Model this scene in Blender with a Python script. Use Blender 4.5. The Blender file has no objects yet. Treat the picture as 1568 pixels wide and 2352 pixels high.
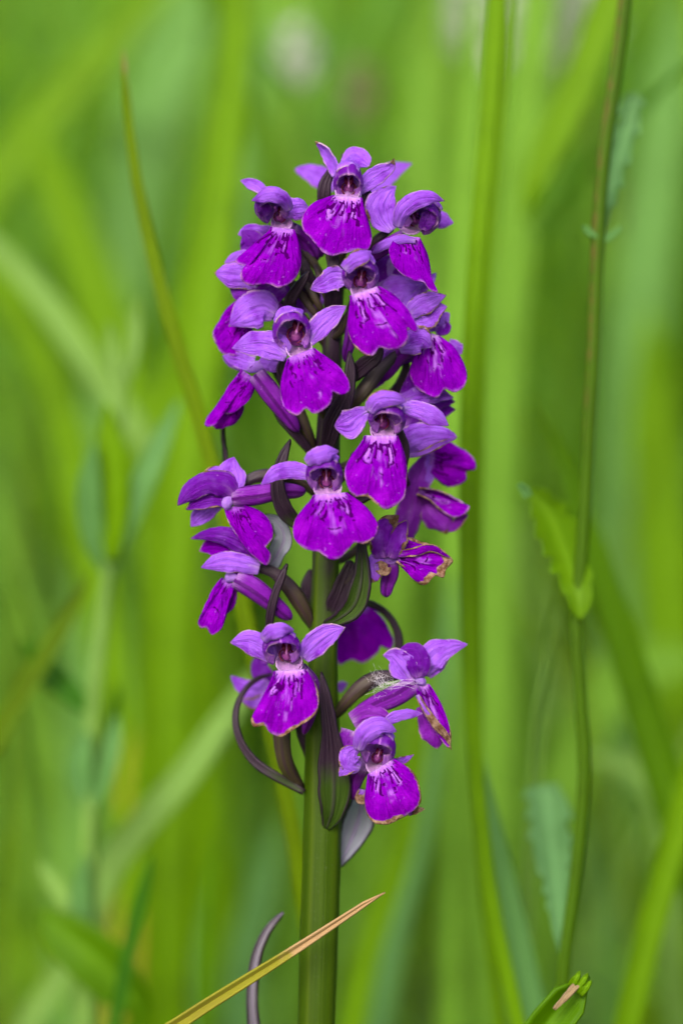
import bpy, math, random
import numpy as np
from mathutils import Matrix, Vector

R = math.radians
random.seed(7)
rng = np.random.default_rng(7)
scene = bpy.context.scene
COL = scene.collection

# ------------------------------------------------------------------ camera
PITCH = R(10.0)
D = 0.150 / 36.0 * 100.0             # distance of the plane of the stem, metres
F0 = np.array([0.0, 0.0, 0.215])     # middle of the frame, on the flower spike
T = np.array([0.0, -math.cos(PITCH), math.sin(PITCH)])    # towards the lens
UP = np.array([0.0, math.sin(PITCH), math.cos(PITCH)])
RT = np.array([1.0, 0.0, 0.0])
cam = bpy.data.cameras.new('camera')
cam.lens = 100.0
cam.sensor_fit = 'VERTICAL'
cam.sensor_height = 36.0
cam.sensor_width = 24.0
cam.clip_start = 0.01
cam.clip_end = 500.0
cam.dof.use_dof = True
cam.dof.focus_distance = D - 0.0095
cam.dof.aperture_fstop = 6.3
cam_o = bpy.data.objects.new('camera', cam)
COL.objects.link(cam_o)
m = Matrix.Identity(4)
for i in range(3):
    m[i][0], m[i][1], m[i][2] = RT[i], UP[i], T[i]
    m[i][3] = (F0 + T * D)[i]
cam_o.matrix_world = m
scene.camera = cam_o

# ------------------------------------------------------------------ sky, sun, exposure
SUN_EL, SUN_AZ = R(40), R(198)       # azimuth clockwise from +Y: behind the camera, a little to its left
world = bpy.data.worlds.new('World')
scene.world = world
world.use_nodes = True
wn = world.node_tree
bg = wn.nodes['Background']
sky = wn.nodes.new('ShaderNodeTexSky')
sky.sky_type = 'NISHITA'
sky.sun_disc = False
sky.sun_elevation = SUN_EL
sky.sun_rotation = SUN_AZ
sky.air_density = 1.0
sky.dust_density = 6.0
sky.ozone_density = 1.0
wn.links.new(sky.outputs[0], bg.inputs[0])
bg.inputs[1].default_value = 0.13
sun = bpy.data.lights.new('sun', 'SUN')
sun.energy = 1.5
sun.angle = R(28)
sun.color = (1.0, 0.97, 0.93)
sun_o = bpy.data.objects.new('sun', sun)
COL.objects.link(sun_o)
sd = Vector((math.sin(SUN_AZ) * math.cos(SUN_EL), math.cos(SUN_AZ) * math.cos(SUN_EL), math.sin(SUN_EL)))
sun_o.rotation_euler = sd.to_track_quat('Z', 'Y').to_euler()
sun_o.location = (0, -2, 3)
vs = scene.view_settings
scene.display_settings.display_device = 'sRGB'
vs.view_transform = 'Standard'
vs.look = 'None'
vs.exposure = 1.05
vs.gamma = 1.0
vs.use_curve_mapping = False
scene.render.engine = 'CYCLES'
scene.cycles.use_denoising = True
scene.cycles.max_bounces = 10
scene.cycles.transmission_bounces = 6
scene.cycles.sample_clamp_indirect = 6.0

# ------------------------------------------------------------------ helpers
K = 0.150 / 2352.0                   # metres per picture unit at the plane of the stem


def P(q, d):
    """a point at picture unit q = (x, y), d metres nearer than the stem plane (negative: behind it)"""
    s = (D - d) / D
    return F0 + T * d + RT * ((q[0] - 784.0) * K * s) + UP * ((1176.0 - q[1]) * K * s)


class View:
    def __init__(self, ox, oy, s):
        self.ox, self.oy, self.s = ox / 1.22449, oy / 1.22449, s * 1.22449

    def q(self, x, y):
        return (self.ox + x / self.s, self.oy + y / self.s)

    def w(self, x, y, dmm):
        return P(self.q(x, y), dmm * 0.001)

    def l(self, px):
        return px * K / self.s


Q = View(0, 0, 1 / 1.22449)
V1 = View(560, 360, 1.96)
V2 = View(560, 800, 1.96)
V3 = View(460, 1200, 1568 / 900)
V4 = View(560, 1700, 1.96)
V5 = View(460, 2300, 1.96)


def hsh(i, j, k):
    n = (i * 374761393 + j * 668265263 + k * 2147483647 + 974634777) & 0xFFFFFFFF
    n = ((n ^ (n >> 13)) * 1274126177) & 0xFFFFFFFF
    return ((n ^ (n >> 16)) & 0xFFFF) / 65535.0


def noise(p):
    """smooth value noise 0..1 on an (N, 3) array"""
    p = np.asarray(p, float)
    f0 = np.floor(p).astype(np.int64)
    f = p - f0
    f = f * f * (3 - 2 * f)
    out = 0
    for a in (0, 1):
        for b in (0, 1):
            for c in (0, 1):
                h = hsh(f0[:, 0] + a, f0[:, 1] + b, f0[:, 2] + c)
                w = (f[:, 0] if a else 1 - f[:, 0]) * (f[:, 1] if b else 1 - f[:, 1]) * (f[:, 2] if c else 1 - f[:, 2])
                out = out + h * w
    return out


def n2(a, b, seed=0.0):
    a, b = np.broadcast_arrays(a, b)
    sh = a.shape
    return noise(np.stack([a.ravel(), b.ravel(), np.full(a.size, seed * 1.37 + 0.5)], 1)).reshape(sh)


def spline(pts, n, at=None):
    pts = np.asarray(pts, float)
    seg = np.linalg.norm(np.diff(pts[:, :3], axis=0), axis=1) + 1e-9
    t = np.concatenate([[0], np.cumsum(seg)])
    t /= t[-1]
    g = np.gradient(pts, t, axis=0)
    x = np.linspace(0, 1, n) if at is None else np.asarray(at)
    i = np.clip(np.searchsorted(t, x, side='right') - 1, 0, len(t) - 2)
    h = (t[i + 1] - t[i])[:, None]
    s = ((x - t[i]) / (t[i + 1] - t[i]))[:, None]
    return ((2 * s**3 - 3 * s**2 + 1) * pts[i] + (s**3 - 2 * s**2 + s) * h * g[i]
            + (-2 * s**3 + 3 * s**2) * pts[i + 1] + (s**3 - s**2) * h * g[i + 1])


def grid_faces(nv, nu, close=False):
    f = []
    for j in range(nv - 1):
        for i in range(nu if close else nu - 1):
            i2 = (i + 1) % nu
            f.append((j * nu + i, j * nu + i2, (j + 1) * nu + i2, (j + 1) * nu + i))
    return f


ORIGIN = {}


def link(o, origin, parent):
    COL.objects.link(o)
    origin = np.asarray(origin, float)
    ORIGIN[o.name] = origin
    if parent is not None:
        o.parent = parent
        o.location = origin - ORIGIN[parent.name]
    else:
        o.location = origin
    return o


def mk(name, verts, faces, mat, parent=None, origin=None, attrs=None, thick=0.0):
    verts = np.asarray(verts, float).reshape(-1, 3)
    if origin is None:
        origin = ORIGIN[parent.name] if parent is not None else verts.mean(0)
    me = bpy.data.meshes.new(name)
    me.from_pydata((verts - np.asarray(origin)).tolist(), [], faces)
    me.polygons.foreach_set('use_smooth', [True] * len(me.polygons))
    for an, av in (attrs or {}).items():
        a = me.attributes.new(an, 'FLOAT', 'POINT')
        a.data.foreach_set('value', np.asarray(av, np.float32).ravel())
    me.materials.append(mat)
    me.update()
    o = bpy.data.objects.new(name, me)
    link(o, origin, parent)
    if thick:
        md = o.modifiers.new('thickness', 'SOLIDIFY')
        md.thickness = thick
        md.offset = 0.0
    return o


def empty(name, origin):
    o = bpy.data.objects.new(name, None)
    o.empty_display_size = 0.02
    return link(o, origin, None)


def tag(o, label=None, category=None, group=None, kind=None):
    for kx, vx in (('label', label), ('category', category), ('group', group), ('kind', kind)):
        if vx:
            o[kx] = vx
    return o


# ------------------------------------------------------------------ materials
class NT:
    def __init__(self, name):
        self.m = bpy.data.materials.new(name)
        self.m.use_nodes = True
        self.t = self.m.node_tree
        self.t.nodes.clear()
        self.out = self.n('ShaderNodeOutputMaterial')

    def n(self, typ, **kw):
        x = self.t.nodes.new(typ)
        for a, b in kw.items():
            setattr(x, a, b)
        return x

    def put(self, sock, v):
        if isinstance(v, bpy.types.NodeSocket):
            self.t.links.new(v, sock)
        elif isinstance(v, (tuple, list)) and len(v) == 3 and sock.type == 'RGBA':
            sock.default_value = (*v, 1)
        else:
            sock.default_value = v

    def attr(self, name):
        return self.n('ShaderNodeAttribute', attribute_name=name).outputs['Fac']

    def math(self, op, a, b=0.0, c=None, clamp=False):
        x = self.n('ShaderNodeMath', operation=op, use_clamp=clamp)
        self.put(x.inputs[0], a)
        self.put(x.inputs[1], b)
        if c is not None:
            self.put(x.inputs[2], c)
        return x.outputs[0]

    def mix(self, f, a, b):
        x = self.n('ShaderNodeMix', data_type='RGBA')
        self.put(x.inputs['Factor'], f)
        self.put(x.inputs[6], a)
        self.put(x.inputs[7], b)
        return x.outputs[2]

    def noise(self, scale, detail=3.0, rough=0.55, stretch=None, coord='Object'):
        tc = self.n('ShaderNodeTexCoord').outputs[coord]
        if stretch:
            mp = self.n('ShaderNodeMapping')
            self.put(mp.inputs['Vector'], tc)
            mp.inputs['Scale'].default_value = stretch
            tc = mp.outputs[0]
        x = self.n('ShaderNodeTexNoise')
        self.put(x.inputs['Vector'], tc)
        x.inputs['Scale'].default_value = scale
        x.inputs['Detail'].default_value = detail
        x.inputs['Roughness'].default_value = rough
        return x.outputs['Fac']

    def ramp(self, f, lo, hi):
        x = self.n('ShaderNodeMapRange', interpolation_type='SMOOTHSTEP')
        self.put(x.inputs['Value'], f)
        x.inputs['From Min'].default_value = lo
        x.inputs['From Max'].default_value = hi
        return x.outputs[0]

    def uvw(self, su, sv, seed=0.0, detail=3.0):
        """noise along a petal: many lines across, few along"""
        c = self.n('ShaderNodeCombineXYZ')
        self.put(c.inputs[0], self.math('MULTIPLY', self.attr('au'), su))
        self.put(c.inputs[1], self.math('MULTIPLY', self.attr('av'), sv))
        oi = self.n('ShaderNodeObjectInfo').outputs['Random']
        self.put(c.inputs[2], self.math('MULTIPLY', oi, 37.0))
        x = self.n('ShaderNodeTexNoise')
        self.put(x.inputs['Vector'], c.outputs[0])
        x.inputs['Scale'].default_value = 1.0
        x.inputs['Detail'].default_value = detail
        return x.outputs['Fac']

    def shade(self, col, rough=0.5, transl=0.25, spec=0.4, bump=None, bstr=0.3, bdist=0.0002, sheen=0.0, tcol=None, coat=0.0):
        p = self.n('ShaderNodeBsdfPrincipled')
        self.put(p.inputs['Base Color'], col)
        self.put(p.inputs['Roughness'], rough)
        p.inputs['Specular IOR Level'].default_value = spec
        if sheen:
            p.inputs['Sheen Weight'].default_value = sheen
            p.inputs['Sheen Roughness'].default_value = 0.4
        nb = None
        if bump is not None:
            b = self.n('ShaderNodeBump')
            b.inputs['Strength'].default_value = bstr
            b.inputs['Distance'].default_value = bdist
            self.put(b.inputs['Height'], bump)
            nb = b.outputs[0]
            self.put(p.inputs['Normal'], nb)
        sh = p.outputs[0]
        if transl:
            t = self.n('ShaderNodeBsdfTranslucent')
            self.put(t.inputs['Color'], tcol if tcol is not None else col)
            if nb is not None:
                self.put(t.inputs['Normal'], nb)
            x = self.n('ShaderNodeMixShader')
            x.inputs[0].default_value = transl
            self.t.links.new(sh, x.inputs[1])
            self.t.links.new(t.outputs[0], x.inputs[2])
            sh = x.outputs[0]
        self.t.links.new(sh, self.out.inputs['Surface'])
        return self.m


BROWN_A, BROWN_B = (0.17, 0.075, 0.045), (0.42, 0.27, 0.19)


def petal_mat(name, a, b, pale, mark, transl=0.3, rough=0.45, vein=0.5, rim=(0.62, 0.42, 0.42), rimf=0.75, cell=0.35, spec=0.14, fleck=0.45, mott=0.0):
    t = NT(name)
    veins = t.uvw(16.0, 2.0)
    blot = t.noise(420.0, 4.0)
    cells = t.noise(2600.0, 2.0)
    c = t.mix(t.ramp(blot, 0.42, 0.8), a, b)
    c = t.mix(t.math('MULTIPLY', t.ramp(veins, 0.52, 0.72), vein), c, mark)
    if mott:
        c = t.mix(t.math('MULTIPLY', t.ramp(t.uvw(34.0, 5.0, detail=4.0), 0.50, 0.66), mott), c, b)
        c = t.mix(t.math('MULTIPLY', t.ramp(t.noise(2000.0, 3.0), 0.54, 0.66), mott), c, a)
    c = t.mix(t.ramp(t.math('ADD', t.attr('pale'), t.math('MULTIPLY', t.math('SUBTRACT', veins, 0.5), 0.9)), 0.20, 0.95), c, pale)
    c = t.mix(t.ramp(t.attr('pale'), 0.95, 1.5), c, (0.52, 0.27, 0.68))
    c = t.mix(t.ramp(t.math('ADD', t.attr('mark'), t.math('MULTIPLY', t.math('SUBTRACT', cells, 0.5), 0.35)), 0.35, 0.65), c, mark)
    c = t.mix(t.math('MULTIPLY', t.ramp(cells, 0.6, 0.78), cell), c, pale)
    c = t.mix(t.math('MULTIPLY', t.ramp(t.noise(1500.0, 2.0), 0.68, 0.75), fleck), c, pale)
    rn = t.noise(600.0, 3.0)
    c = t.mix(t.math('MULTIPLY', t.attr('edge'), t.math('MULTIPLY', t.ramp(rn, 0.38, 0.62), rimf)), c, rim)
    bn = t.noise(900.0, 4.0, 0.65)
    bc = t.mix(t.ramp(t.noise(1300.0, 3.0), 0.35, 0.65), BROWN_A, BROWN_B)
    bf = t.ramp(t.math('ADD', t.attr('brown'), t.math('MULTIPLY', t.math('SUBTRACT', bn, 0.5), 0.9)), 0.42, 0.58)
    c = t.mix(bf, c, bc)
    h = t.math('ADD', t.math('MULTIPLY', t.noise(5200.0, 1.0), 0.5), t.math('ADD', t.math('MULTIPLY', veins, 0.9), t.math('MULTIPLY', bn, t.math('ADD', 0.4, t.math('MULTIPLY', bf, 2.0)))))
    return t.shade(c, rough, transl, spec, h, 1.0, 0.00026)


LILAC, LILAC2 = (0.36, 0.11, 0.80), (0.20, 0.008, 0.52)
M_LIP = petal_mat('petal_lip', (0.155, 0.0, 0.33), (0.290, 0.003, 0.53), (0.40, 0.13, 0.68), (0.055, 0.0, 0.10), 0.28, 0.5, 0.5, cell=0.05, spec=0.0, mott=0.35, rimf=0.5)
M_SEP = petal_mat('petal_lilac', LILAC, LILAC2, (0.54, 0.34, 0.76), (0.15, 0.003, 0.36), 0.36, 0.45, 0.6, cell=0.12, spec=0.25)
M_HOOD = petal_mat('petal_hood', (0.19, 0.002, 0.45), (0.28, 0.06, 0.59), (0.58, 0.22, 0.80), (0.11, 0.0, 0.25), 0.55, 0.45, 0.40, rimf=0.5, cell=0.10, spec=0.2)
M_SPUR = petal_mat('petal_spur', (0.16, 0.006, 0.31), (0.24, 0.035, 0.43), (0.40, 0.24, 0.52), (0.08, 0.002, 0.15), 0.2, 0.45, 0.5, cell=0.06)
M_THROAT = petal_mat('throat', (0.72, 0.38, 0.84), (0.62, 0.28, 0.78), (0.82, 0.54, 0.92), (0.14, 0.0, 0.17), 0.5, 0.4, 0.05, cell=0.05)
M_COLUMN = petal_mat('column', (0.62, 0.14, 0.60), (0.52, 0.07, 0.50), (0.76, 0.42, 0.80), (0.15, 0.0, 0.05), 0.45, 0.3, 0.1, cell=0.0, spec=0.4, fleck=0.0)
M_BUD = petal_mat('bud', (0.10, 0.02, 0.12), (0.16, 0.05, 0.17), (0.3, 0.2, 0.3), (0.04, 0.008, 0.05), 0.1, 0.5, 0.4)


def stalk_mat(name, a, b, rib, transl, rough=0.45, spec=0.4):
    """a ribbed green stalk; 'pale' carries purple flushing, 'mark' the ribs"""
    t = NT(name)
    st = t.uvw(22.0, 1.5)
    c = t.mix(t.ramp(st, 0.35, 0.65), a, b)
    c = t.mix(t.math('MULTIPLY', t.attr('mark'), 0.75), c, rib)
    pn = t.noise(260.0, 4.0)
    c = t.mix(t.ramp(t.math('ADD', t.attr('pale'), t.math('MULTIPLY', t.math('SUBTRACT', pn, 0.5), 0.5)), 0.25, 0.75), c, (0.022, 0.010, 0.023))
    c = t.mix(t.math('MULTIPLY', t.ramp(t.noise(3200.0, 2.0), 0.62, 0.8), 0.07), c, (0.35, 0.32, 0.33))
    bf = t.ramp(t.math('ADD', t.attr('brown'), t.math('MULTIPLY', t.math('SUBTRACT', t.noise(900.0, 4.0), 0.5), 0.9)), 0.42, 0.58)
    c = t.mix(bf, c, (0.22, 0.09, 0.03))
    h = t.math('ADD', st, t.math('MULTIPLY', t.noise(4000.0, 2.0), 0.4))
    return t.shade(c, rough, transl, spec, h, 0.5, 0.00018)


M_STEM = stalk_mat('orchid_stem', (0.027, 0.056, 0.0), (0.020, 0.044, 0.0), (0.044, 0.074, 0.002), 0.0, 0.5, 0.12)
M_OVARY = stalk_mat('ovary', (0.036, 0.026, 0.012), (0.058, 0.048, 0.012), (0.035, 0.009, 0.032), 0.05)
M_BRACT = stalk_mat('bract', (0.020, 0.044, 0.004), (0.030, 0.058, 0.006), (0.04, 0.025, 0.04), 0.12, 0.45, 0.22)
M_PAPER = stalk_mat('papery_bract', (0.36, 0.42, 0.46), (0.34, 0.31, 0.46), (0.34, 0.22, 0.48), 0.5, 0.5, 0.2)
M_GREYLEAF = stalk_mat('grey_purple_leaf', (0.17, 0.145, 0.20), (0.14, 0.14, 0.15), (0.17, 0.12, 0.23), 0.15)


def leaf_mat(name, a, b, tip=None, transl=0.4, rough=0.42, vein=0.5):
    t = NT(name)
    st = t.uvw(26.0, 1.2)
    c = t.mix(t.ramp(st, 0.35, 0.65), a, b)
    c = t.mix(t.math('MULTIPLY', t.ramp(t.noise(90.0, 3.0), 0.45, 0.7), 0.5), c, tuple(x * 0.75 for x in a))
    c = t.mix(t.math('MULTIPLY', t.attr('mark'), vein), c, tuple(min(1, x * 1.5 + 0.01) for x in b))
    bf = t.ramp(t.math('ADD', t.attr('brown'), t.math('MULTIPLY', t.math('SUBTRACT', t.noise(500.0, 4.0), 0.5), 0.7)), 0.3, 0.7)
    c = t.mix(bf, c, tip or (0.30, 0.15, 0.05))
    return t.shade(c, rough, transl, 0.10, st, 0.5, 0.0002)


G_LIME = leaf_mat('grass_lime', (0.105, 0.240, 0.0), (0.125, 0.260, 0.0))
G_MID = leaf_mat('grass_green', (0.060, 0.165, 0.0), (0.080, 0.190, 0.0))
G_DARK = leaf_mat('leaf_deep_green', (0.025, 0.115, 0.002), (0.032, 0.130, 0.004))
G_BLUE = leaf_mat('leaf_blue_green', (0.095, 0.245, 0.055), (0.125, 0.285, 0.085))
G_PALE = leaf_mat('leaf_pale_green', (0.165, 0.32, 0.055), (0.20, 0.355, 0.08))
G_OLIVE = leaf_mat('grass_olive', (0.085, 0.155, 0.0), (0.070, 0.140, 0.0), (0.24, 0.12, 0.05))
G_MIDL = leaf_mat('leaf_fresh_green', (0.080, 0.190, 0.0), (0.100, 0.215, 0.0))
G_FROST = leaf_mat('leaf_frosted_green', (0.100, 0.245, 0.070), (0.130, 0.280, 0.100))
G_SOFT = leaf_mat('leaf_soft_green', (0.135, 0.300, 0.020), (0.155, 0.325, 0.030))
G_SOFTB = leaf_mat('leaf_soft_blue_green', (0.125, 0.290, 0.055), (0.140, 0.310, 0.070))
G_OLIVEL = leaf_mat('grass_olive_bright', (0.125, 0.205, 0.0), (0.105, 0.195, 0.0), (0.26, 0.15, 0.07))
G_TORN = leaf_mat('leaf_torn_tan', (0.27, 0.20, 0.11), (0.22, 0.15, 0.08), (0.16, 0.10, 0.06), 0.2)
G_STALK = leaf_mat('stalk_brown_green', (0.036, 0.082, 0.0), (0.030, 0.078, 0.0), (0.09, 0.06, 0.015), 0.0)
G_TAN = leaf_mat('grass_tan', (0.26, 0.22, 0.03), (0.19, 0.20, 0.008), (0.38, 0.245, 0.12), 0.25)
G_YELLOW = leaf_mat('grass_yellowed', (0.36, 0.30, 0.02), (0.32, 0.30, 0.03), (0.45, 0.3, 0.1), 0.4)


def build_meadow_mat():
    t = NT('meadow_grass')
    c = t.mix(t.attr('hue'), (0.205, 0.400, 0.0), (0.185, 0.410, 0.065))
    c = t.mix(t.attr('dry'), c, (0.26, 0.25, 0.06))
    c = t.mix(t.attr('dark'), c, (0.065, 0.21, 0.002))
    return t.shade(c, 0.5, 0.45, 0.08)


M_MEADOW = build_meadow_mat()


def build_ground_mat():
    t = NT('meadow_ground')
    c = t.mix(t.ramp(t.noise(9.0, 5.0), 0.35, 0.65), (0.045, 0.10, 0.008), (0.085, 0.15, 0.02))
    c = t.mix(t.ramp(t.noise(60.0, 5.0), 0.5, 0.75), c, (0.07, 0.055, 0.03))
    return t.shade(c, 0.9, 0.0, 0.2, t.noise(160.0, 5.0), 0.8, 0.01)


M_GROUND = build_ground_mat()

# ------------------------------------------------------------------ surface builders
SEED = [0]


def nseed():
    SEED[0] += 1
    return SEED[0] * 3.71


def petal(parent, name, mat, V, d, pts, cup=0.25, fold=0.0, tip=0.2, base=0.0, nv=34, nu=25, rip=0.07, br=0.0, brt=0.0,
          pale=(0.55, 0.28), mid=0.25, green=None, thick=0.00022, teeth=0.0, origin=None, world=False, tooth_n=9, rim=1.0):
    """a leaf-like sheet along a spine; pts rows: x, y, dd(mm), half width(px)[, twist deg]"""
    sd_ = nseed()
    rows = []
    for p in pts:
        tw = p[4] if len(p) > 4 else 0.0
        rows.append([*V.w(p[0], p[1], d + p[2]), V.l(p[3]), R(tw)])
    S = spline(rows, nv)
    W, hw, tw = S[:, :3], np.maximum(S[:, 3], 1e-6), S[:, 4]
    v = np.linspace(0, 1, nv)
    if green is None:
        hw = hw * 1.16
        tip = tip * 1.9 if tip >= 0.15 else tip
    if tip > 0:
        k_ = np.clip((v - (1 - tip)) / tip, 0, 1)
        hw = hw * np.maximum(1 - k_**2, 0.0004) ** (0.5 if green is not None else 0.8)
    if base > 0:
        k_ = np.clip((base - v) / base, 0, 1)
        hw = hw * np.sqrt(np.maximum(1 - k_**2, 0.01))
    tan = np.gradient(W, axis=0)
    tan /= np.linalg.norm(tan, axis=1)[:, None] + 1e-12
    side = np.cross(tan, T)
    ln = np.linalg.norm(side, axis=1)
    for j in range(nv):
        if ln[j] < 0.15:
            side[j] = side[j - 1] if j else RT
        side[j] -= tan[j] * np.dot(side[j], tan[j])
        side[j] /= np.linalg.norm(side[j]) + 1e-12
        if j and np.dot(side[j], side[j - 1]) < -0.2:
            pass
    nor = np.cross(side, tan)
    c_, s_ = np.cos(tw)[:, None], np.sin(tw)[:, None]
    side, nor = side * c_ + nor * s_, nor * c_ - side * s_
    u = np.linspace(-1, 1, nu)
    U, VV = np.meshgrid(u, v)
    H = hw[:, None]
    wob = 1 + (0.22 * (n2(VV * 6.0, np.sign(U) * 2.0 + 5, sd_) - 0.5) + 0.10 * (n2(VV * 24.0, np.sign(U) * 2.0 + 5, sd_) - 0.5)) * np.abs(U)
    if teeth:
        wob = wob - teeth * np.abs(U) ** 3 * ((VV * tooth_n) % 1.0)
    off = 0.8 * cup * U**2 + fold * np.abs(U) - 0.33 * cup + 0.10 * np.exp(-(U / 0.12) ** 2) * np.sign(cup)
    off = off + rip * np.abs(U) ** 2 * 2.2 * (n2(VV * 7.0, U * 1.3, sd_) - 0.5) * 2
    off = off + rip * 0.6 * (n2(VV * 13.0, U * 2.5, sd_ + 9) - 0.5)
    pos = W[:, None, :] + side[:, None, :] * (U * H * wob)[:, :, None] + nor[:, None, :] * (off * H)[:, :, None]
    pos = pos + nor[:, None, :] * ((0.022 * np.sin(U * 17 + 4 * n2(VV * 3, U * 2, sd_ + 5)) + 0.09 * (n2(VV * 9, U * 6, sd_ + 11) - 0.5)) * H)[:, :, None]
    e_u = np.clip((np.abs(U) - 0.86) / 0.14, 0, 1)
    e_v = np.clip((VV - 0.95) / 0.05, 0, 1)
    edge = np.maximum(e_u, e_v) * np.clip(VV / 0.2, 0, 1) * rim
    bn = n2(VV * 5, U * 2, sd_ + 3)
    brown = 1.5 * br * np.clip((np.abs(U) - 0.55) / 0.45, 0, 1) * np.clip(VV / 0.25, 0, 1) * (0.4 + 1.2 * bn)
    if brt:
        brown = np.maximum(brown, 1.1 * np.clip((VV - (1 - brt)) / (0.5 * brt), 0, 1))
    pl = pale[0] * np.clip(1 - VV / max(pale[1], 1e-3), 0, 1) + mid * np.exp(-(U / 0.25) ** 2) * (1 - VV * 0.5)
    mark = np.zeros_like(U)
    if green is not None:      # bracts: 'pale' carries the purple flush instead
        pl = np.clip((VV - green) / 0.35 + 0.25, 0, 1)
        pl = np.maximum(pl, 0.7 * np.clip((np.abs(U) - 0.8) / 0.2, 0, 1))
        mark = np.exp(-(U / 0.08) ** 2) * 0.8
    return mk(name, pos, grid_faces(nv, nu), mat, parent, origin,
              dict(au=U, av=VV, pale=np.clip(pl, 0, 1), mark=mark, brown=brown, edge=edge), thick)


def lip(parent, V, d, bl, brp, outline, A=1.5, B=1.2, C=2.5, rip=0.5, pale=0.8, br=0.25, streak=0.0, mk_=1.0, mat=None, bd=0.0, side_br=0.0, lo=0.0, name='lip', tilt=0.0):
    """a fan-shaped lip: base line bl-brp, outline from left base round to right base, depth arched in mm"""
    sd_ = nseed()
    nt, ns = 61, 34
    o2 = np.array([[*p, 0.0] for p in [bl, *outline, brp]], float)
    o2 = spline(o2, nt)[:, :2]
    t = np.linspace(0, 1, nt)
    sB = t * t * (3 - 2 * t)
    b2 = np.array(bl)[None] * (1 - sB[:, None]) + np.array(brp)[None] * sB[:, None]
    s = np.linspace(0, 1, ns) ** 0.85
    TT, SS = np.meshgrid(t, s)
    X = b2[None, :, 0] * (1 - SS) + o2[None, :, 0] * SS
    Y = b2[None, :, 1] * (1 - SS) + o2[None, :, 1] * SS
    # small frilling of the outline
    fr = (n2(TT * 22, SS * 0 + 1, sd_) - 0.5) * 2
    w_px = abs(np.ptp(o2[:, 0]))
    Y = Y + fr * SS**6 * w_px * 0.018 * np.sin(np.pi * TT)
    c = 2 * TT - 1
    dd = A * SS + B * 4 * SS * (1 - SS) * 0.5 - C * SS * np.abs(c) ** 2.2 + tilt * c * SS
    dd = dd + 1.3 * rip * SS**2.5 * ((n2(TT * 7, SS * 1.5, sd_ + 1) - 0.5) * 2.4 + 0.4 * np.sin(TT * 19 + sd_))
    dd = dd + 0.22 * SS * np.cos(TT * 34 + sd_) * np.exp(-(c / 0.8) ** 2) * np.sin(np.pi * SS)
    dd = dd + 0.16 * (n2(TT * 34, SS * 13, sd_ + 12) - 0.5) * np.clip(SS * 4, 0, 1) + 0.3 * (n2(TT * 12, SS * 5, sd_ + 13) - 0.5) * SS
    dd = dd + 0.35 * np.exp(-(c / 0.10) ** 2) * SS * (1 - SS) * 2.5
    pos = np.zeros((ns, nt, 3))
    for j in range(ns):
        for i in range(nt):
            pos[j, i] = V.w(X[j, i], Y[j, i], d + bd + dd[j, i])
    # pigment: pale middle with dark looped dashes
    n_a = n2(TT * 16, SS * 5, sd_ + 2)
    n_b = n2(TT * 34, SS * 12, sd_ + 4)
    pal = (0.4 + pale) * np.clip(1 - SS / 0.22, 0, 1) * (0.9 + 0.7 * n_b)
    for c0, w0, s0, s1, a0 in ((-0.28, .09, .10, .54, 1.0), (0.27, .09, .10, .52, 1.0), (0.0, .10, .08, .70, .75), (-0.5, .05, .08, .34, .5), (0.5, .05, .08, .34, .5), (0.12, .04, .4, .75, .5), (-0.13, .04, .45, .7, .45)):
        cc = c0 + 0.10 * (n_a - 0.5)
        pal = np.maximum(pal, pale * a0 * np.clip(1.5 - np.abs(c - cc) / w0, 0, 1) * np.clip((SS - s0) / 0.06, 0, 1) * np.clip((s1 + 0.2 * (n_a - 0.5) - SS) / 0.12, 0, 1) * np.clip(0.4 + 1.6 * (n_b - 0.25), 0, 1))
    if streak:
        pal = np.maximum(pal, 0.75 * streak * np.exp(-((c - 0.04 + (n_a - 0.5) * 0.08) / 0.032) ** 2) * np.clip((SS - 0.35) / 0.1, 0, 1) * np.clip((0.88 - SS) / 0.1, 0, 1) * np.clip(2.2 * (n_b - 0.2), 0, 1.2))
    pal = pal + 0.7 * np.clip((SS - 0.9) / 0.1, 0, 1) * np.clip((n2(TT * 13, SS * 3, sd_ + 6) - 0.55) * 4, 0, 1)
    mrk = np.zeros_like(TT)
    for c0, wd0, s0, s1 in ((-0.16, .030, .06, .50), (0.15, .030, .05, .54), (-0.40, .034, .08, .62), (0.38, .034, .06, .60), (-0.27, .026, .12, .44), (0.27, .026, .16, .48), (0.0, .026, .06, .34)):
        cc = c0 + 0.07 * (n_a - 0.5) + 0.05 * np.sin(SS * 9 + sd_)
        mrk = np.maximum(mrk, np.exp(-((c - cc) / (wd0 * 1.3)) ** 2) * np.clip((SS - s0) / 0.04, 0, 1) * np.clip((s1 - SS) / 0.06, 0, 1) * (n_b > 0.36) * 0.95)
    for s0, ca, cb in ((0.47, -0.40, -0.16), (0.44, 0.15, 0.38), (0.55, -0.12, 0.12)):
        mrk = np.maximum(mrk, np.exp(-((SS - s0 - 0.1 * (n_a - 0.5)) / 0.022) ** 2) * ((c > ca) & (c < cb)) * (n_b > 0.45) * 0.85)
    dots = (n2(TT * 26, SS * 16, sd_ + 8) > 0.69) * (SS < 0.36) * (SS > 0.06) * (np.abs(c) < 0.6)
    mrk = np.maximum(mrk, dots * 0.9) * mk_ * 0.9
    edge = np.clip((SS - 0.965) / 0.03, 0, 1)
    bn = n2(TT * 9, SS * 4, sd_ + 5)
    br, side_br, lo = br * 1.8, side_br * 1.7, lo * 1.4
    brown = br * np.clip((SS - 0.86) / 0.14, 0, 1) * (0.1 + 1.7 * bn)
    if side_br:
        brown = np.maximum(brown, abs(side_br) * np.clip((np.sign(side_br) * c - 0.35) / 0.4, 0, 1) * np.clip((SS - 0.55) / 0.35, 0, 1) * (0.5 + 0.9 * bn))
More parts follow.
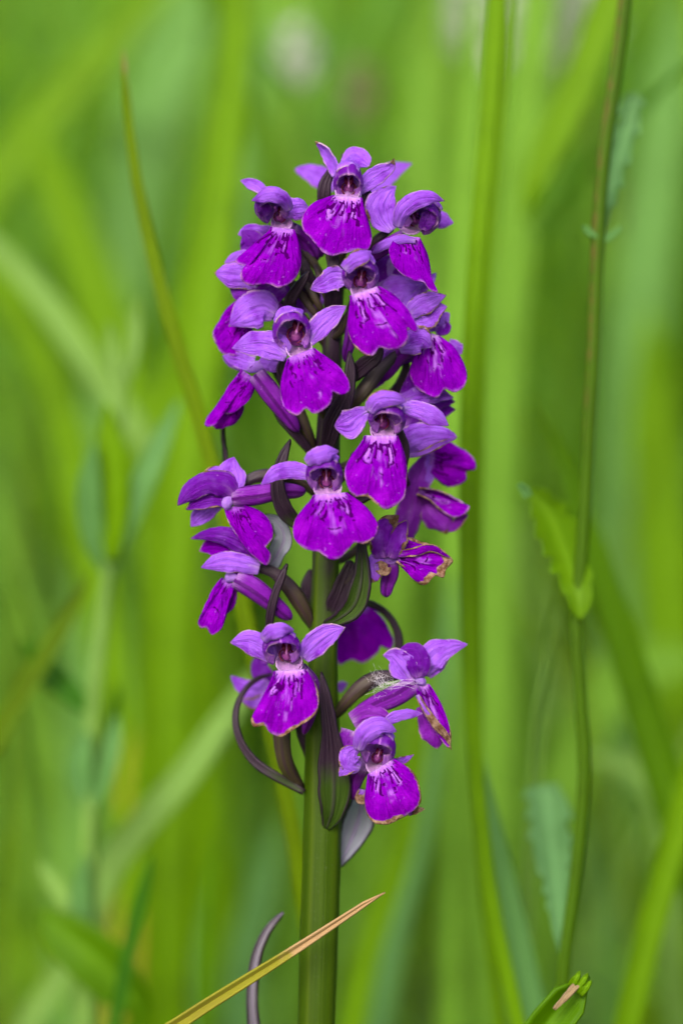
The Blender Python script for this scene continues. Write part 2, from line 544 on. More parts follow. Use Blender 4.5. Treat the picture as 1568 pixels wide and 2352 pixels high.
    if lo:
        brown = np.maximum(brown, lo * np.clip((SS - 0.72) / 0.25, 0, 1) * (0.35 + bn))
    return mk(name, pos, grid_faces(ns, nt), mat or M_LIP, parent, None,
              dict(au=c * 1.3, av=SS, pale=np.clip(pal, 0, 1.6), mark=np.clip(mrk, 0, 1), brown=brown, edge=edge), 0.00025)


def tube_pts(V, d, pts, n, m_, ribs=0, ribamp=0.0, twist=0.0, tipround=0.0, flat=1.0, thin=1.0):
    rows = [[*V.w(p[0], p[1], d + p[2]), V.l(p[3]) * thin] for p in pts]
    S = spline(rows, n)
    W, r = S[:, :3], np.maximum(S[:, 3], 1e-6)
    v = np.linspace(0, 1, n)
    if tipround:
        k_ = np.clip((v - (1 - tipround)) / tipround, 0, 1)
        r = r * np.sqrt(np.maximum(1 - k_**2, 0.0005))
    tan = np.gradient(W, axis=0)
    tan /= np.linalg.norm(tan, axis=1)[:, None] + 1e-12
    a = np.zeros_like(W)
    ref = np.cross(tan[0], T)
    if np.linalg.norm(ref) < 0.1:
        ref = RT
    for j in range(n):
        ref = ref - tan[j] * np.dot(ref, tan[j])
        ref = ref / (np.linalg.norm(ref) + 1e-12)
        a[j] = ref
    b = np.cross(a, tan)
    th = np.linspace(0, 2 * math.pi, m_, endpoint=False)
    TH, VV = np.meshgrid(th, v)
    rb = np.cos(ribs * TH + twist * VV * 2 * math.pi) if ribs else np.zeros_like(TH)
    rad = r[:, None] * (1 + ribamp * rb)
    pos = W[:, None, :] + a[:, None, :] * (np.cos(TH) * rad)[:, :, None] + b[:, None, :] * (np.sin(TH) * rad * flat)[:, :, None]
    return pos, TH, VV, rb


def tube(parent, name, mat, V, d, pts, n=26, m_=14, ribs=0, ribamp=0.0, twist=0.0, tipround=0.0, purple=None, pale=None, brown=0.0, origin=None, flat=1.0):
    pos, TH, VV, rb = tube_pts(V, d, pts, n, m_, ribs, ribamp, twist, tipround, flat, 0.70 if name == 'ovary' else 1.0)
    z = np.zeros_like(TH)
    pl = z
    if purple is not None:
        pl = np.clip(np.interp(VV, purple[0], purple[1]), 0, 1)
    if pale is not None:
        pl = pale[0] * np.clip(1 - VV / pale[1], 0, 1)
    faces = grid_faces(n, m_, True)
    faces.append(tuple(range(m_))[::-1])
    faces.append(tuple((n - 1) * m_ + i for i in range(m_)))
    return mk(name, pos, faces, mat, parent, origin,
              dict(au=np.cos(TH) * 1.0, av=VV, pale=pl, mark=np.clip(rb, 0, 1), brown=z + brown, edge=z))


def ell(V, d, c, rx, ry, rd, n=10, m_=14):
    """an ellipsoid as (verts, faces); rx, ry in px, rd in mm"""
    vs_, fs = [], []
    for j in range(n + 1):
        ph = math.pi * j / n
        for i in range(m_):
            th = 2 * math.pi * i / m_
            vs_.append(V.w(c[0] + rx * math.sin(ph) * math.cos(th), c[1] - ry * math.cos(ph), d + c[2] + rd * math.sin(ph) * math.sin(th)))
    return vs_, grid_faces(n + 1, m_, True)


def column(parent, V, d, cx, cy, s, tilt=0.0):
    """anther with two dark pollen pouches over a rimmed stigma"""
    vs_, fs, mks, pls = [], [], [], []

    def add(vf, mv, pv=0.0):
        k0 = len(vs_)
        vs_.extend(vf[0])
        fs.extend(tuple(i + k0 for i in f) for f in vf[1])
        mks.extend([mv] * len(vf[0]))
        pls.extend([pv] * len(vf[0]))
    ct, st = math.cos(tilt), math.sin(tilt)

    def pt(x, y):
        return (cx + s * (x * ct - y * st), cy - s * (x * st + y * ct))
    add(ell(V, d, (*pt(0, 0.25), -3.2), 1.30 * s, 1.45 * s, 0.7), 0.0, 0.0)  # added pink backing: plugs the hood and brightens its inside
    add(ell(V, d, (*pt(0, -0.25), -1.5), 0.56 * s, 0.52 * s, 0.9), 0.0, 0.15)
    add(ell(V, d, (*pt(0, 0.55), -1.2), 0.34 * s, 0.62 * s, 0.9), 0.4)
    for sx in (-1, 1):
        rows = [(*pt(sx * 0.36, 1.0), 0.2, 0.12 * s), (*pt(sx * 0.27, 0.6), 0.5, 0.24 * s), (*pt(sx * 0.14, 0.08), 0.6, 0.08 * s)]
        pos, TH, VV, _ = tube_pts(V, d, rows, 8, 8)
        add((list(pos.reshape(-1, 3)), grid_faces(8, 8, True)), 1.0)
        arc = []
        for k_ in range(7):
            a = R(62 - 130 * k_ / 6.0)
            arc.append((*pt(sx * 0.72 * math.cos(a), -0.22 + 0.72 * math.sin(a)), -0.3, (0.05 + 0.07 * math.sin(math.pi * k_ / 6.0)) * s))
        pos, TH, VV, _ = tube_pts(V, d, arc, 12, 7)
        add((list(pos.reshape(-1, 3)), grid_faces(12, 7, True)), 0.9)
    rows = [(*pt(0, 1.0), 0.5, 0.07 * s), (*pt(0, 0.4), 0.8, 0.08 * s), (*pt(0, 0.0), 0.9, 0.15 * s), (*pt(0, -0.2), 0.6, 0.16 * s)]
    pos, TH, VV, _ = tube_pts(V, d, rows, 9, 8, tipround=0.3)
    add((list(pos.reshape(-1, 3)), grid_faces(9, 8, True)), 0.0, 0.5)
    n = len(vs_)
    return mk('column', vs_, fs, M_COLUMN, parent, None, dict(au=np.zeros(n), av=np.zeros(n), pale=pls, mark=mks, brown=np.zeros(n), edge=np.zeros(n)))


def throat_mesh(V, d, cx, cy, rx, ry, tilt=0.0, depth=3.0, low=1.0):
    """the pale bowl at the mouth of the spur, spotted on its lower half"""
    n, m_ = 16, 30
    vs_, mks, pls, au, av = [], [], [], [], []
    sd_ = nseed()
    ct, st = math.cos(tilt), math.sin(tilt)
    for j in range(n):
        s = j / (n - 1)
        # s 0..0.25: rounded outer rim rolling over; then down into the bowl
        if s < 0.25:
            k_ = s / 0.25
            rr, dp = 1.0 + 0.05 * math.sin(math.pi * k_) - 0.06 * k_, -2.2 * (1 - k_) ** 1.5 + 0.4
        else:
            k_ = (s - 0.25) / 0.75
            rr, dp = 0.94 * math.cos(k_ * math.pi / 2 * 0.98), 0.4 - depth * math.sin(k_ * math.pi / 2)
        for i in range(m_):
            th = 2 * math.pi * i / m_
            x = rx * rr * math.cos(th)
            y = -ry * rr * math.sin(th) * (1.0 if math.sin(th) > 0 else low)
            vs_.append(V.w(cx + x * ct - y * st, cy + x * st + y * ct, d + dp - 2.0 * max(0.0, math.sin(th)) + 1.9 * max(0.0, -math.sin(th))))
            lower = max(0.0, -math.sin(th) + 0.3)
            au.append(math.cos(th))
            av.append(s)
            pls.append(0.9 if s < 0.5 else max(0.0, 0.5 - k_))
            mks.append(0.0)
    au_, av_ = np.array(au), np.array(av)
    th = np.tile(np.linspace(0, 2 * np.pi, m_, endpoint=False), n)
    sp = n2(np.cos(th) * 7.0 + 20, np.sin(th) * 7.0 + av_ * 13.0, sd_)
    mks = np.where((sp > 0.70) & (np.sin(th) < 0.45) & (av_ < 0.5), 0.95, 0.0)
    return vs_, grid_faces(n, m_, True), dict(au=au_, av=av_, pale=pls, mark=mks, brown=np.zeros(len(au)), edge=np.zeros(len(au)))


def hood(parent, V, d, cx, cy, W, H, tilt=0.0, shift=0.0, fwd=3.5, br=0.2, droop=0.30, dorsal=True, drise=0.0, dbr=0.25):
    """the helmet: two inner petals closing over the column and the upper sepal lying on them"""
    ct, st = math.cos(R(tilt)), math.sin(R(tilt))
    W, H = W * 0.92, H * 0.97

    def shell(name, a0, a1, sc, b0, b1, dz, mat, brv, nb=24, na=28, rise=0.0, wig=0.05):
        sd_ = nseed()
        al = np.linspace(R(a0), R(a1), na)
        be = np.linspace(b0, b1, nb)
        AL, BE = np.meshgrid(al, be)
        g = np.interp(BE, [0, .25, .55, .8, 1], [0.42, 0.82, 1.0, 0.95, 0.80]) * sc * np.clip(BE / 0.10, 0.03, 1) ** 0.5
        h = np.interp(BE, [0, .25, .55, .8, 1], [0.45, 0.88, 1.0, 0.90, 0.74 - droop]) * sc * np.clip(BE / 0.10, 0.03, 1) ** 0.5
        wob = 1 + wig * (n2(AL * 2.5, BE * 4, sd_) - 0.5) * 2 * (0.3 + BE)
        x = W * g * np.sin(AL) * wob + shift * BE
        y = H * h * np.cos(AL) * wob * np.where(np.cos(AL) < 0, 0.85, 1.0)
        y = y + rise * BE**2
        # the rim curls
        dd = -2.2 + (fwd + 1.8) * BE + dz - (1.6 * np.abs(np.sin(AL)) ** 3 + 3.2 * np.clip((np.abs(AL) - R(95)) / R(50), 0, 1)) * BE + 0.5 * (n2(AL * 3, BE * 3, sd_ + 2) - 0.5)
        pos = np.zeros((nb, na, 3))
        for j in range(nb):
            for i in range(na):
                xx, yy = x[j, i], y[j, i]
                pos[j, i] = V.w(cx + xx * ct + yy * st, cy - (yy * ct - xx * st), d + dd[j, i])
        vb = (BE - b0) / (b1 - b0)
        ua = 2 * (AL - R(a0)) / (R(a1) - R(a0)) - 1
        edge = np.clip((vb - 0.955) / 0.04, 0, 1)
        bn = n2(AL * 4, BE * 3, sd_ + 3)
        brown = brv * np.clip((vb - 0.80) / 0.2, 0, 1) * (0.2 + 1.5 * bn)
        pl = 1.0 * np.clip(1 - vb / 0.55, 0, 1) + 0.75 * np.clip((n2(AL * 5, BE * 6, sd_ + 7) - 0.55) * 3, 0, 1) * vb  # pale lilac inside, lightened further at the back to offset missing light
        pl = pl + 0.7 * np.clip((np.abs(AL) - R(75)) / R(40), 0, 1)
        return mk(name, pos, grid_faces(nb, na), mat, parent, None,
                  dict(au=ua, av=vb, pale=np.clip(pl, 0, 1), mark=np.zeros_like(vb), brown=brown, edge=edge), 0.00022)
    shell('hood_petal', -150, 10, 1.0, 0, 1, 0.0, M_HOOD, br)
    shell('hood_petal', -6, 150, 0.985, 0, 1, 0.25, M_HOOD, br)
    if dorsal:
        shell('upper_sepal', -52, 48, 1.09, 0.0, 0.86, 0.1, M_SEP, dbr, rise=drise, wig=0.09)


# ------------------------------------------------------------------ the orchid
BASE = np.array([P((733, 2352), 0)[0] - 0.002, P((733, 2352), 0)[1] + 0.004, 0.0])
orchid = empty('marsh_orchid', BASE)
tag(orchid, 'purple marsh orchid spike in bloom on a thick green stem', 'orchid')

AXIS = [(2352, 726), (2120, 733), (1878, 740), (1513, 741), (1270, 748), (1000, 753), (700, 768), (430, 795)]
RADS = [(2352, 44), (1878, 46), (1650, 40), (1513, 35), (1270, 32), (1000, 28), (700, 21), (430, 9)]


def axis(y):
    a = sorted(AXIS)
    return float(np.interp(y, [k_[0] for k_ in a], [k_[1] for k_ in a]))


def srad(y):
    a = sorted(RADS)
    return float(np.interp(y, [k_[0] for k_ in a], [k_[1] for k_ in a]))


def build_stem():
    rows = []
    g = BASE
    top_rows = []
    for y in (2352, 2200, 2050, 1878, 1700, 1513, 1400, 1270, 1130, 1000, 850, 700, 560, 430):
        top_rows.append([*P((axis(y), y), 0), srad(y) * K])
    low = top_rows[0]
    for f in (0.0, 0.35, 0.7):
        pz = np.array(low[:3]) * f + g * (1 - f)
        if f == 0.0:
            pz = g - np.array([0, 0, 0.012])
        rows.append([*pz, 0.0034 - 0.0006 * f])
    rows += top_rows
    n, m_ = 110, 30
    S = spline(rows, n)
    W, r = S[:, :3], S[:, 3]
    tan = np.gradient(W, axis=0)
    tan /= np.linalg.norm(tan, axis=1)[:, None]
    th = np.linspace(0, 2 * np.pi, m_, endpoint=False)
    v = np.linspace(0, 1, n)
    TH, VV = np.meshgrid(th, v)
    rb = np.cos(TH * 9 + 1.3 * np.sin(VV * 5)) * 0.6 + 0.4 * np.cos(TH * 5 + 2)
    a = np.cross(tan, T)
    a /= np.linalg.norm(a, axis=1)[:, None]
    b = np.cross(a, tan)
    rad = r[:, None] * (0.97 + 0.04 * rb + 0.07 * (n2(VV * 30, TH, 3) - 0.5) + 0.05 * (n2(VV * 110, TH * 3, 4) - 0.5))
    pos = W[:, None, :] + a[:, None, :] * (np.cos(TH) * rad)[..., None] + b[:, None, :] * (np.sin(TH) * rad)[..., None]
    z = W[:, 2]
    zq = [P((axis(y), y), 0)[2] for y in (430, 900, 1100, 1270, 1500, 1700, 2352)]
    pur = np.interp(z, zq[::-1], [1.0, 1.0, 0.92, 0.55, 0.30, 0.12, 0.0][::-1])
    fl = grid_faces(n, m_, True)
    fl.append(tuple((n - 1) * m_ + i for i in range(m_)))
    pl = np.repeat(pur[:, None], m_, 1) * (0.8 + 0.25 * np.cos(TH * 4 + 1))
    mk('stem', pos, fl, M_STEM, orchid, BASE, dict(au=TH * 0.5, av=VV * 4, pale=pl, mark=np.clip(rb, 0, 1), brown=np.zeros_like(TH), edge=np.zeros_like(TH)))


build_stem()


class Flower:
    def __init__(self, V, d, label=None):
        self.V, self.d, self.label, self.o, self.is_front = V, d, label, None, False

    def _root(self, verts, faces, attrs, origin, mat=None):
        self.o = mk('flower', verts, faces, mat or M_THROAT, orchid, origin, attrs)
        if self.label:
            self.o['label'] = self.label
        return self

    def front(self, cx, cy, rx, ry, tilt=0.0, low=1.0, depth=2.2):
        self.is_front = True
        v, f, a = throat_mesh(self.V, self.d, cx, cy, rx * 0.9, ry * 0.95, R(tilt), depth, low)
        return self._root(v, f, a, self.V.w(cx, cy, self.d))

    def neck(self, pts, spots=0.5):
        pos, TH, VV, rb = tube_pts(self.V, self.d, [(p[0], p[1], p[2], p[3] * 0.60) for p in pts], 16, 16, tipround=0.25)
        n = pos.shape[0] * pos.shape[1]
        sp = n2(TH * 3, VV * 5, nseed())
        f = grid_faces(16, 16, True)
        f.append(tuple(range(16))[::-1])
        f.append(tuple(15 * 16 + i for i in range(16)))
        return self._root(pos.reshape(-1, 3), f, dict(au=np.cos(TH), av=VV, pale=np.full(n, 0.5), mark=(sp > 0.74) * spots, brown=np.zeros(n), edge=np.zeros(n)),
                          self.V.w(pts[0][0], pts[0][1], self.d + pts[0][2]), M_SEP)

    def lip(self, *a, **k_):
        if self.is_front:
            k_.setdefault('bd', 1.8)
        lip(self.o, self.V, self.d, *a, **k_)
        return self

    def sepal(self, pts, name='side_sepal', mat=None, **k_):
        petal(self.o, name, mat or M_SEP, self.V, self.d, pts, **k_)
        return self

    def hood(self, *a, **k_):
        hood(self.o, self.V, self.d, *a, **k_)
        return self

    def column(self, *a, **k_):
        column(self.o, self.V, self.d, *a, **k_)
        return self

    def spur(self, pts, **k_):
        k_.setdefault('pale', (0.6, 0.25))
        tube(self.o, 'spur', M_SPUR, self.V, self.d, pts, ribs=5, ribamp=0.03, tipround=0.18, **k_)
        return self

    def ovary(self, pts=None, drop=120, start=None, r=34):
        V, d = self.V, self.d
        if pts is None:
            sx, sy, sdd = start
            qx, qy = V.q(sx, sy)
            ay = qy + drop / V.s
            ax = (axis(ay) - V.ox) * V.s
            az = (ay - V.oy) * V.s
            e = -d + (1.0 if d > 0 else -1.0)
            pts = [(ax, az, e, r * 0.45), (ax * 0.75 + sx * 0.25, az * 0.85 + sy * 0.15, e * 0.72 + sdd * 0.28, r * 0.8),
                   (ax * 0.40 + sx * 0.60, az * 0.42 + sy * 0.58, e * 0.35 + sdd * 0.65, r), (sx, sy, sdd, r * 0.62)]
        tube(self.o, 'ovary', M_OVARY, V, d, pts, ribs=6, ribamp=0.16, twist=0.9, purple=([0, .3, .7, 1], [0.45, 0.35, 0.6, 0.85]))
        return self


def bract(V, d, pts, green=0.25, cup=0.5, name='bract', mat=None, **k_):
    k_.setdefault('tip', 0.04)
    k_.setdefault('rip', 0.02)
    k_.setdefault('thick', 0.00045)
    pts = [(p[0], p[1], p[2], p[3] * (0.85 if mat is None else 1.0), *p[4:]) for p in pts]
    return petal(orchid, name, mat or M_BRACT, V, d, pts, cup=cup, green=green, origin=V.w(pts[0][0], pts[0][1], d + pts[0][2]), rim=0.0, **k_)


# ---- F1, the topmost flower, facing the lens
f = Flower(V1, 8.0, 'topmost flower with one narrow upright sepal and a wide fan lip')
f.front(818, 345, 78, 84, low=0.9)
f.column(824, 322, 52)
f.hood(822, 305, 86, 122, br=0.05, droop=0.34, dbr=0.1)
f.lip((742, 372), (893, 385), [(690, 392), (640, 410), (592, 452), (567, 510), (576, 570), (612, 600), (640, 640), (680, 680), (745, 702), (808, 688), (870, 674), (930, 668), (948, 620), (940, 560), (918, 485)],
      A=1.8, B=1.6, C=3.0, rip=0.35, br=0.05, pale=0.9)
f.sepal([(765, 260, -2.0, 26, 20), (735, 190, -2.5, 30, 35), (700, 125, -2.5, 27, 40), (640, 75, -2.0, 17, 30)], brt=0.08, fold=0.5, cup=0.1)
f.sepal([(880, 345, -1.5, 22, 0), (930, 295, -1.5, 42, 0), (1000, 245, -1.2, 40, 0), (1055, 215, -0.8, 28, 0), (1072, 168, 0.2, 14, 30)], brt=0.16, cup=0.2, br=0.25)
f.sepal([(800, 215, -3.5, 30), (850, 160, -3.5, 48), (905, 180, -2.0, 45), (935, 215, -1.0, 30)], name='upper_sepal', cup=-0.35, brt=0.02)
f.ovary(start=(820, 470, -3.0), drop=330, r=36)
f.spur([(820, 400, -4.0, 46), (770, 500, -6.0, 44), (700, 600, -7.5, 38), (660, 720, -8.0, 24)])

# ---- F1b, the flower behind the top
f = Flower(V1, -8.0, 'flower behind the topmost one, only its pale spread sepals showing')
f.neck([(835, 420, 0, 20), (830, 340, 0, 34), (830, 260, 0, 40), (830, 215, 0, 26)])
f.sepal([(760, 300, 0.5, 40), (690, 280, 1.0, 58), (610, 245, 1.0, 44), (528, 228, 0.0, 34)], br=0.2, cup=-0.2)
f.sepal([(890, 385, 0.5, 40), (960, 330, 1.0, 60), (1060, 240, 0.5, 44), (1172, 195, 0.0, 24)], cup=-0.2)
f.sepal([(820, 400, 0, 40), (822, 330, -2, 60), (825, 250, -4, 50), (828, 200, -4, 30)], name='hood_petal', mat=M_HOOD)
f.ovary(start=(835, 420, 1.0), drop=260, r=34)

for (bx, by, tx, ty) in ((830, 260, 790, 138), (845, 240, 888, 132)):
    tube(orchid, 'bud', M_BUD, V1, -2.0, [(bx, by, 0, 24), ((bx + tx) / 2, (by + ty) / 2, 0, 20), (tx, ty, 0, 11)], tipround=0.25, ribs=5, ribamp=0.05,
         origin=V1.w(bx, by, -2.0), pale=(0.2, 0.5))
bract(V1, 4.0, [(740, 520, -2.0, 20), (690, 420, 0.5, 38), (690, 340, 1.0, 38), (720, 250, 0.5, 22), (745, 205, 0, 4)], green=-0.6)
bract(V1, 5.0, [(880, 560, -3.5, 26), (915, 460, 0.0, 36), (925, 380, 0.5, 30), (915, 310, 0, 6)], green=-0.6)

# ---- F2, upper left
f = Flower(V1, 6.5, 'flower with a drooping hood and broad lip, small rounded sepal beside it')
f.front(455, 525, 66, 66, tilt=-10, low=0.8)
f.column(447, 480, 44, tilt=-0.2)
f.hood(418, 438, 106, 104, tilt=-14, shift=-18, fwd=5.0, br=0.18, droop=0.35)
f.lip((397, 545), (520, 560), [(385, 610), (340, 640), (270, 685), (203, 738), (235, 757), (275, 766), (232, 792), (231, 835), (275, 872), (330, 866), (385, 856), (432, 876), (480, 865), (528, 828), (556, 770), (560, 700), (545, 620)],
      A=1.8, B=1.5, C=2.6, rip=0.5, br=0.12, pale=0.6)
f.sepal([(500, 450, 3.0, 22), (455, 385, 5.0, 36), (390, 365, 5.6, 38), (335, 385, 5.2, 30), (292, 400, 4.4, 14)], name='upper_sepal', cup=-0.5, br=0.2)
f.sepal([(370, 480, 2.0, 26), (352, 440, 3.2, 34), (318, 412, 4.0, 24)], name='hood_petal', mat=M_HOOD, cup=-0.3, br=0.25)
f.sepal([(370, 370, -2, 20), (330, 330, -2.5, 26), (285, 308, -3, 26), (228, 290, -3.5, 16)], cup=0.3)
f.sepal([(470, 470, 0.5, 26), (505, 450, 1.0, 50), (550, 443, 1.0, 52), (602, 440, 0.0, 38)], cup=-0.3, br=0.1)
f.spur([(500, 560, -2.0, 48), (560, 600, -4.0, 52), (610, 660, -5.0, 44), (655, 735, -5.5, 24)])
f.ovary(start=(500, 580, -4.5), drop=290, r=34)

# ---- F3, upper right
f = Flower(V1, 6.0, 'flower with a turned hood and one broad upright sepal')
f.front(1160, 540, 74, 62, tilt=14, low=0.8)
f.column(1185, 500, 46, tilt=0.35)
f.hood(1200, 480, 116, 122, tilt=22, shift=36, fwd=5.0, br=0.10, droop=0.30)
f.sepal([(1092, 545, 3.0, 22), (1125, 455, 5.0, 40), (1200, 398, 6.0, 42), (1280, 385, 6.0, 34), (1348, 402, 5.0, 16)], name='upper_sepal', cup=-0.5, br=0.2)
f.sepal([(1235, 560, 2.0, 26), (1262, 500, 3.2, 38), (1290, 450, 4.0, 26)], name='hood_petal', mat=M_HOOD, cup=-0.3, br=0.2)
f.sepal([(1065, 565, 0.5, 22), (1020, 500, 0.5, 66, 10), (1005, 430, 0.8, 80, 10), (1035, 370, 1.0, 56, 0), (1085, 320, 0.0, 20, -20)], br=0.35, cup=0.2, mid=0.1)
f.sepal([(1225, 520, -3, 30), (1290, 495, -3.5, 42), (1350, 510, -4.0, 40), (1398, 525, -4.5, 28)], cup=-0.2)
f.lip((1085, 590), (1212, 605), [(1068, 630), (1048, 670), (1055, 720), (1080, 770), (1130, 815), (1190, 838), (1235, 848), (1270, 895), (1312, 906), (1280, 865), (1273, 790), (1255, 700)],
      A=1.8, B=1.2, C=3.2, rip=0.4, br=0.08, pale=0.55, tilt=-1.5)
f.spur([(1130, 590, 1.2, 34), (1060, 635, 1.0, 40), (990, 680, -1.0, 42), (925, 745, -3.5, 30)])
f.sepal([(1190, 622, 2.8, 10), (1120, 612, 3.0, 20), (1040, 635, 2.6, 22), (950, 692, 0.5, 16)], name='lip_fold', cup=-0.5, br=0.15)
f.ovary([(860, 760, -5, 20), (930, 680, -3.5, 36), (990, 610, -2.0, 38), (1060, 550, -1.0, 26)])

# ---- F3b, half hidden under F3
f = Flower(V1, 0.5, 'half hidden pale flower tucked under a hanging lip')
f.neck([(960, 900, -1, 28), (1030, 820, 0, 50), (1070, 740, 0.5, 54), (1100, 690, 0, 34)], 0.2)
f.sepal([(1000, 900, 0.5, 40), (1060, 880, 1.4, 62, 10), (1150, 860, 1.6, 48, 10), (1255, 845, 1.0, 20)], cup=-0.4)
f.sepal([(1110, 1000, 1.6, 60, -10), (1150, 930, 1.6, 55, -10), (1215, 880, 1.2, 22)], cup=-0.2)
f.sepal([(1060, 850, 0.4, 60), (1040, 770, 0.8, 70), (1040, 700, 0.2, 46)], name='hood_petal', mat=M_HOOD, cup=-0.3)
f.sepal([(1200, 900, 0.5, 30), (1260, 850, 0, 26), (1302, 800, -1.0, 16)], cup=0.1)
f.sepal([(1170, 950, 0.6, 40), (1200, 900, 0.6, 40), (1250, 880, 0.2, 24)], name='hood_petal', mat=M_HOOD)
f.ovary(start=(960, 900, -1.0), drop=210, r=34)

f = Flower(V2, 1.0, 'young flower squeezed between the mottled lip and the stem')
f.neck([(930, 420, -1, 26), (985, 370, 0, 40), (1040, 320, 0.5, 42), (1080, 290, 0.3, 26)], 0.2)
f.sepal([(980, 400, 0.8, 30), (1040, 330, 1.6, 46), (1100, 250, 1.6, 44), (1150, 160, 1.0, 24)], cup=-0.3)
f.sepal([(1000, 420, 0.2, 30), (1080, 390, 1.0, 46), (1160, 390, 1.0, 40), (1230, 430, 0.2, 22)], cup=-0.3, mat=M_HOOD)
f.sepal([(960, 400, -1, 36), (990, 480, -0.6, 46), (960, 580, -0.6, 30)], mat=M_SPUR, cup=-0.4)
f.ovary(start=(930, 420, -1), drop=160, r=32)
f = Flower(V2, 0.0, 'young flower tucked behind the open brown rimmed hood')
f.neck([(640, 200, 0, 26), (600, 120, 0.5, 40), (570, 60, 0.8, 40), (560, 20, 0.5, 26)], 0.2)
f.sepal([(600, 150, 0.5, 36), (560, 80, 1.0, 46), (500, 20, 1.0, 40), (440, -30, 0.5, 20)], cup=-0.3, mat=M_HOOD)
f.sepal([(620, 160, 0.5, 30), (640, 90, 1.0, 40), (630, 20, 1.0, 36), (650, -50, 0.5, 18)], cup=-0.3)
f.ovary(start=(640, 200, 0), drop=200, r=32)

# ---- F4, centre under F1
f = Flower(V1, 11.0, 'centre flower below the topmost one, lip streaked pink')
f.front(905, 880, 82, 80, tilt=-14, low=1.0)
f.column(890, 835, 50, tilt=-0.15)
f.hood(888, 812, 108, 118, tilt=4, br=0.18, droop=0.30, fwd=4.2, dbr=0.35)
f.sepal([(800, 780, 4.0, 26), (850, 730, 4.6, 34), (905, 705, 4.6, 36), (945, 680, 3.4, 20)], name='upper_sepal', cup=-0.4, br=0.5)
f.sepal([(800, 830, -1.0, 36), (745, 830, -0.6, 60), (690, 860, 0.0, 42), (615, 890, -0.4, 30, 20)], cup=0.3, br=0.25)
f.V = V2
f.lip((832, 62), (985, 12), [(842, 130), (822, 200), (826, 270), (850, 330), (900, 376), (960, 396), (990, 352), (1050, 362), (1110, 352), (1150, 305), (1146, 238), (1196, 262), (1180, 190), (1120, 105), (1050, 45)],
      A=2.0, B=1.8, C=2.2, rip=0.55, br=0.22, pale=0.85, streak=0.6, side_br=0.25)
f.ovary(start=(900, 60, -4.0), drop=240, r=36)
f.spur([(900, 70, -3.5, 44), (860, 200, -6, 42), (830, 320, -7, 36), (800, 430, -7.5, 22)])

# ---- F5, centre left
f = Flower(V2, 11.0, 'flower with an open brown rimmed hood and white streaked lip')
f.front(550, 345, 82, 82, tilt=-8, low=0.9, depth=4.0)
f.column(535, 265, 62, tilt=-0.25)
f.hood(512, 265, 112, 138, tilt=-12, br=0.32, droop=0.22, fwd=3.8, dbr=0.4)
f.lip((490, 408), (630, 352), [(478, 450), (455, 530), (453, 610), (474, 682), (540, 722), (590, 680), (625, 706), (690, 690), (731, 640), (735, 594), (780, 609), (826, 590), (824, 540), (790, 480), (725, 420), (668, 380)],
      A=2.0, B=1.4, C=2.2, rip=0.55, br=0.2, pale=0.35, streak=1.0, mk_=0.8)
f.sepal([(490, 385, -0.5, 40), (420, 345, 0.0, 66), (330, 325, 0.2, 60), (250, 335, 0.2, 50), (182, 352, 0.0, 28)], br=0.2, cup=-0.15)
f.sepal([(605, 320, -0.5, 24), (650, 250, 0.2, 52), (720, 180, 0.5, 48), (810, 118, 0.5, 26)], br=0.15, cup=0.15)
f.ovary(start=(560, 420, -4.0), drop=330, r=36)
f.spur([(560, 420, -3.5, 44), (600, 520, -6.0, 44), (660, 610, -7.0, 36), (730, 680, -7.5, 22)])

# ---- F6, left flower with a broad pale sepal
f = Flower(V2, 3.0, 'flower with one broad flat lilac sepal over a dark lip')
f.neck([(420, 110, -2, 30), (340, 90, -0.5, 48), (260, 70, 0, 40), (210, 60, 0, 24)], 0.3)
f.sepal([(420, 160, 1.5, 40), (360, 130, 2.2, 84, 0), (280, 150, 2.6, 88, 0), (210, 195, 2.2, 56), (165, 230, 1.8, 26)], cup=-0.25, br=0.08, mid=0.15)
f.lip((200, 95), (290, 240), [(150, 140), (115, 200), (75, 280), (95, 330), (130, 380), (180, 388), (232, 384), (275, 330), (292, 280)], A=-0.5, B=0.8, C=1.2, rip=0.7, br=0.15, pale=0.25, mk_=1.0, bd=-0.5)
f.sepal([(400, 95, 0, 40), (320, 40, 0.8, 62), (240, -5, 0.5, 60), (185, -20, 0, 34)], name='hood_petal', mat=M_HOOD, cup=-0.4)
f.sepal([(290, 60, 0.6, 40), (240, 80, 0.8, 50), (205, 110, 0.4, 24)], name='hood_petal', mat=M_HOOD, cup=-0.3)
f.sepal([(250, 450, -2, 30), (190, 420, -2, 34), (130, 398, -2.5, 22)], cup=0.1)
f.spur([(380, 110, 0.5, 46), (430, 150, 0.0, 48), (480, 190, -1.0, 40), (540, 250, -2.0, 20)])
f.ovary([(690, 330, -3, 20), (600, 220, -1.5, 38), (500, 130, -0.8, 38), (390, 85, -0.5, 26)])

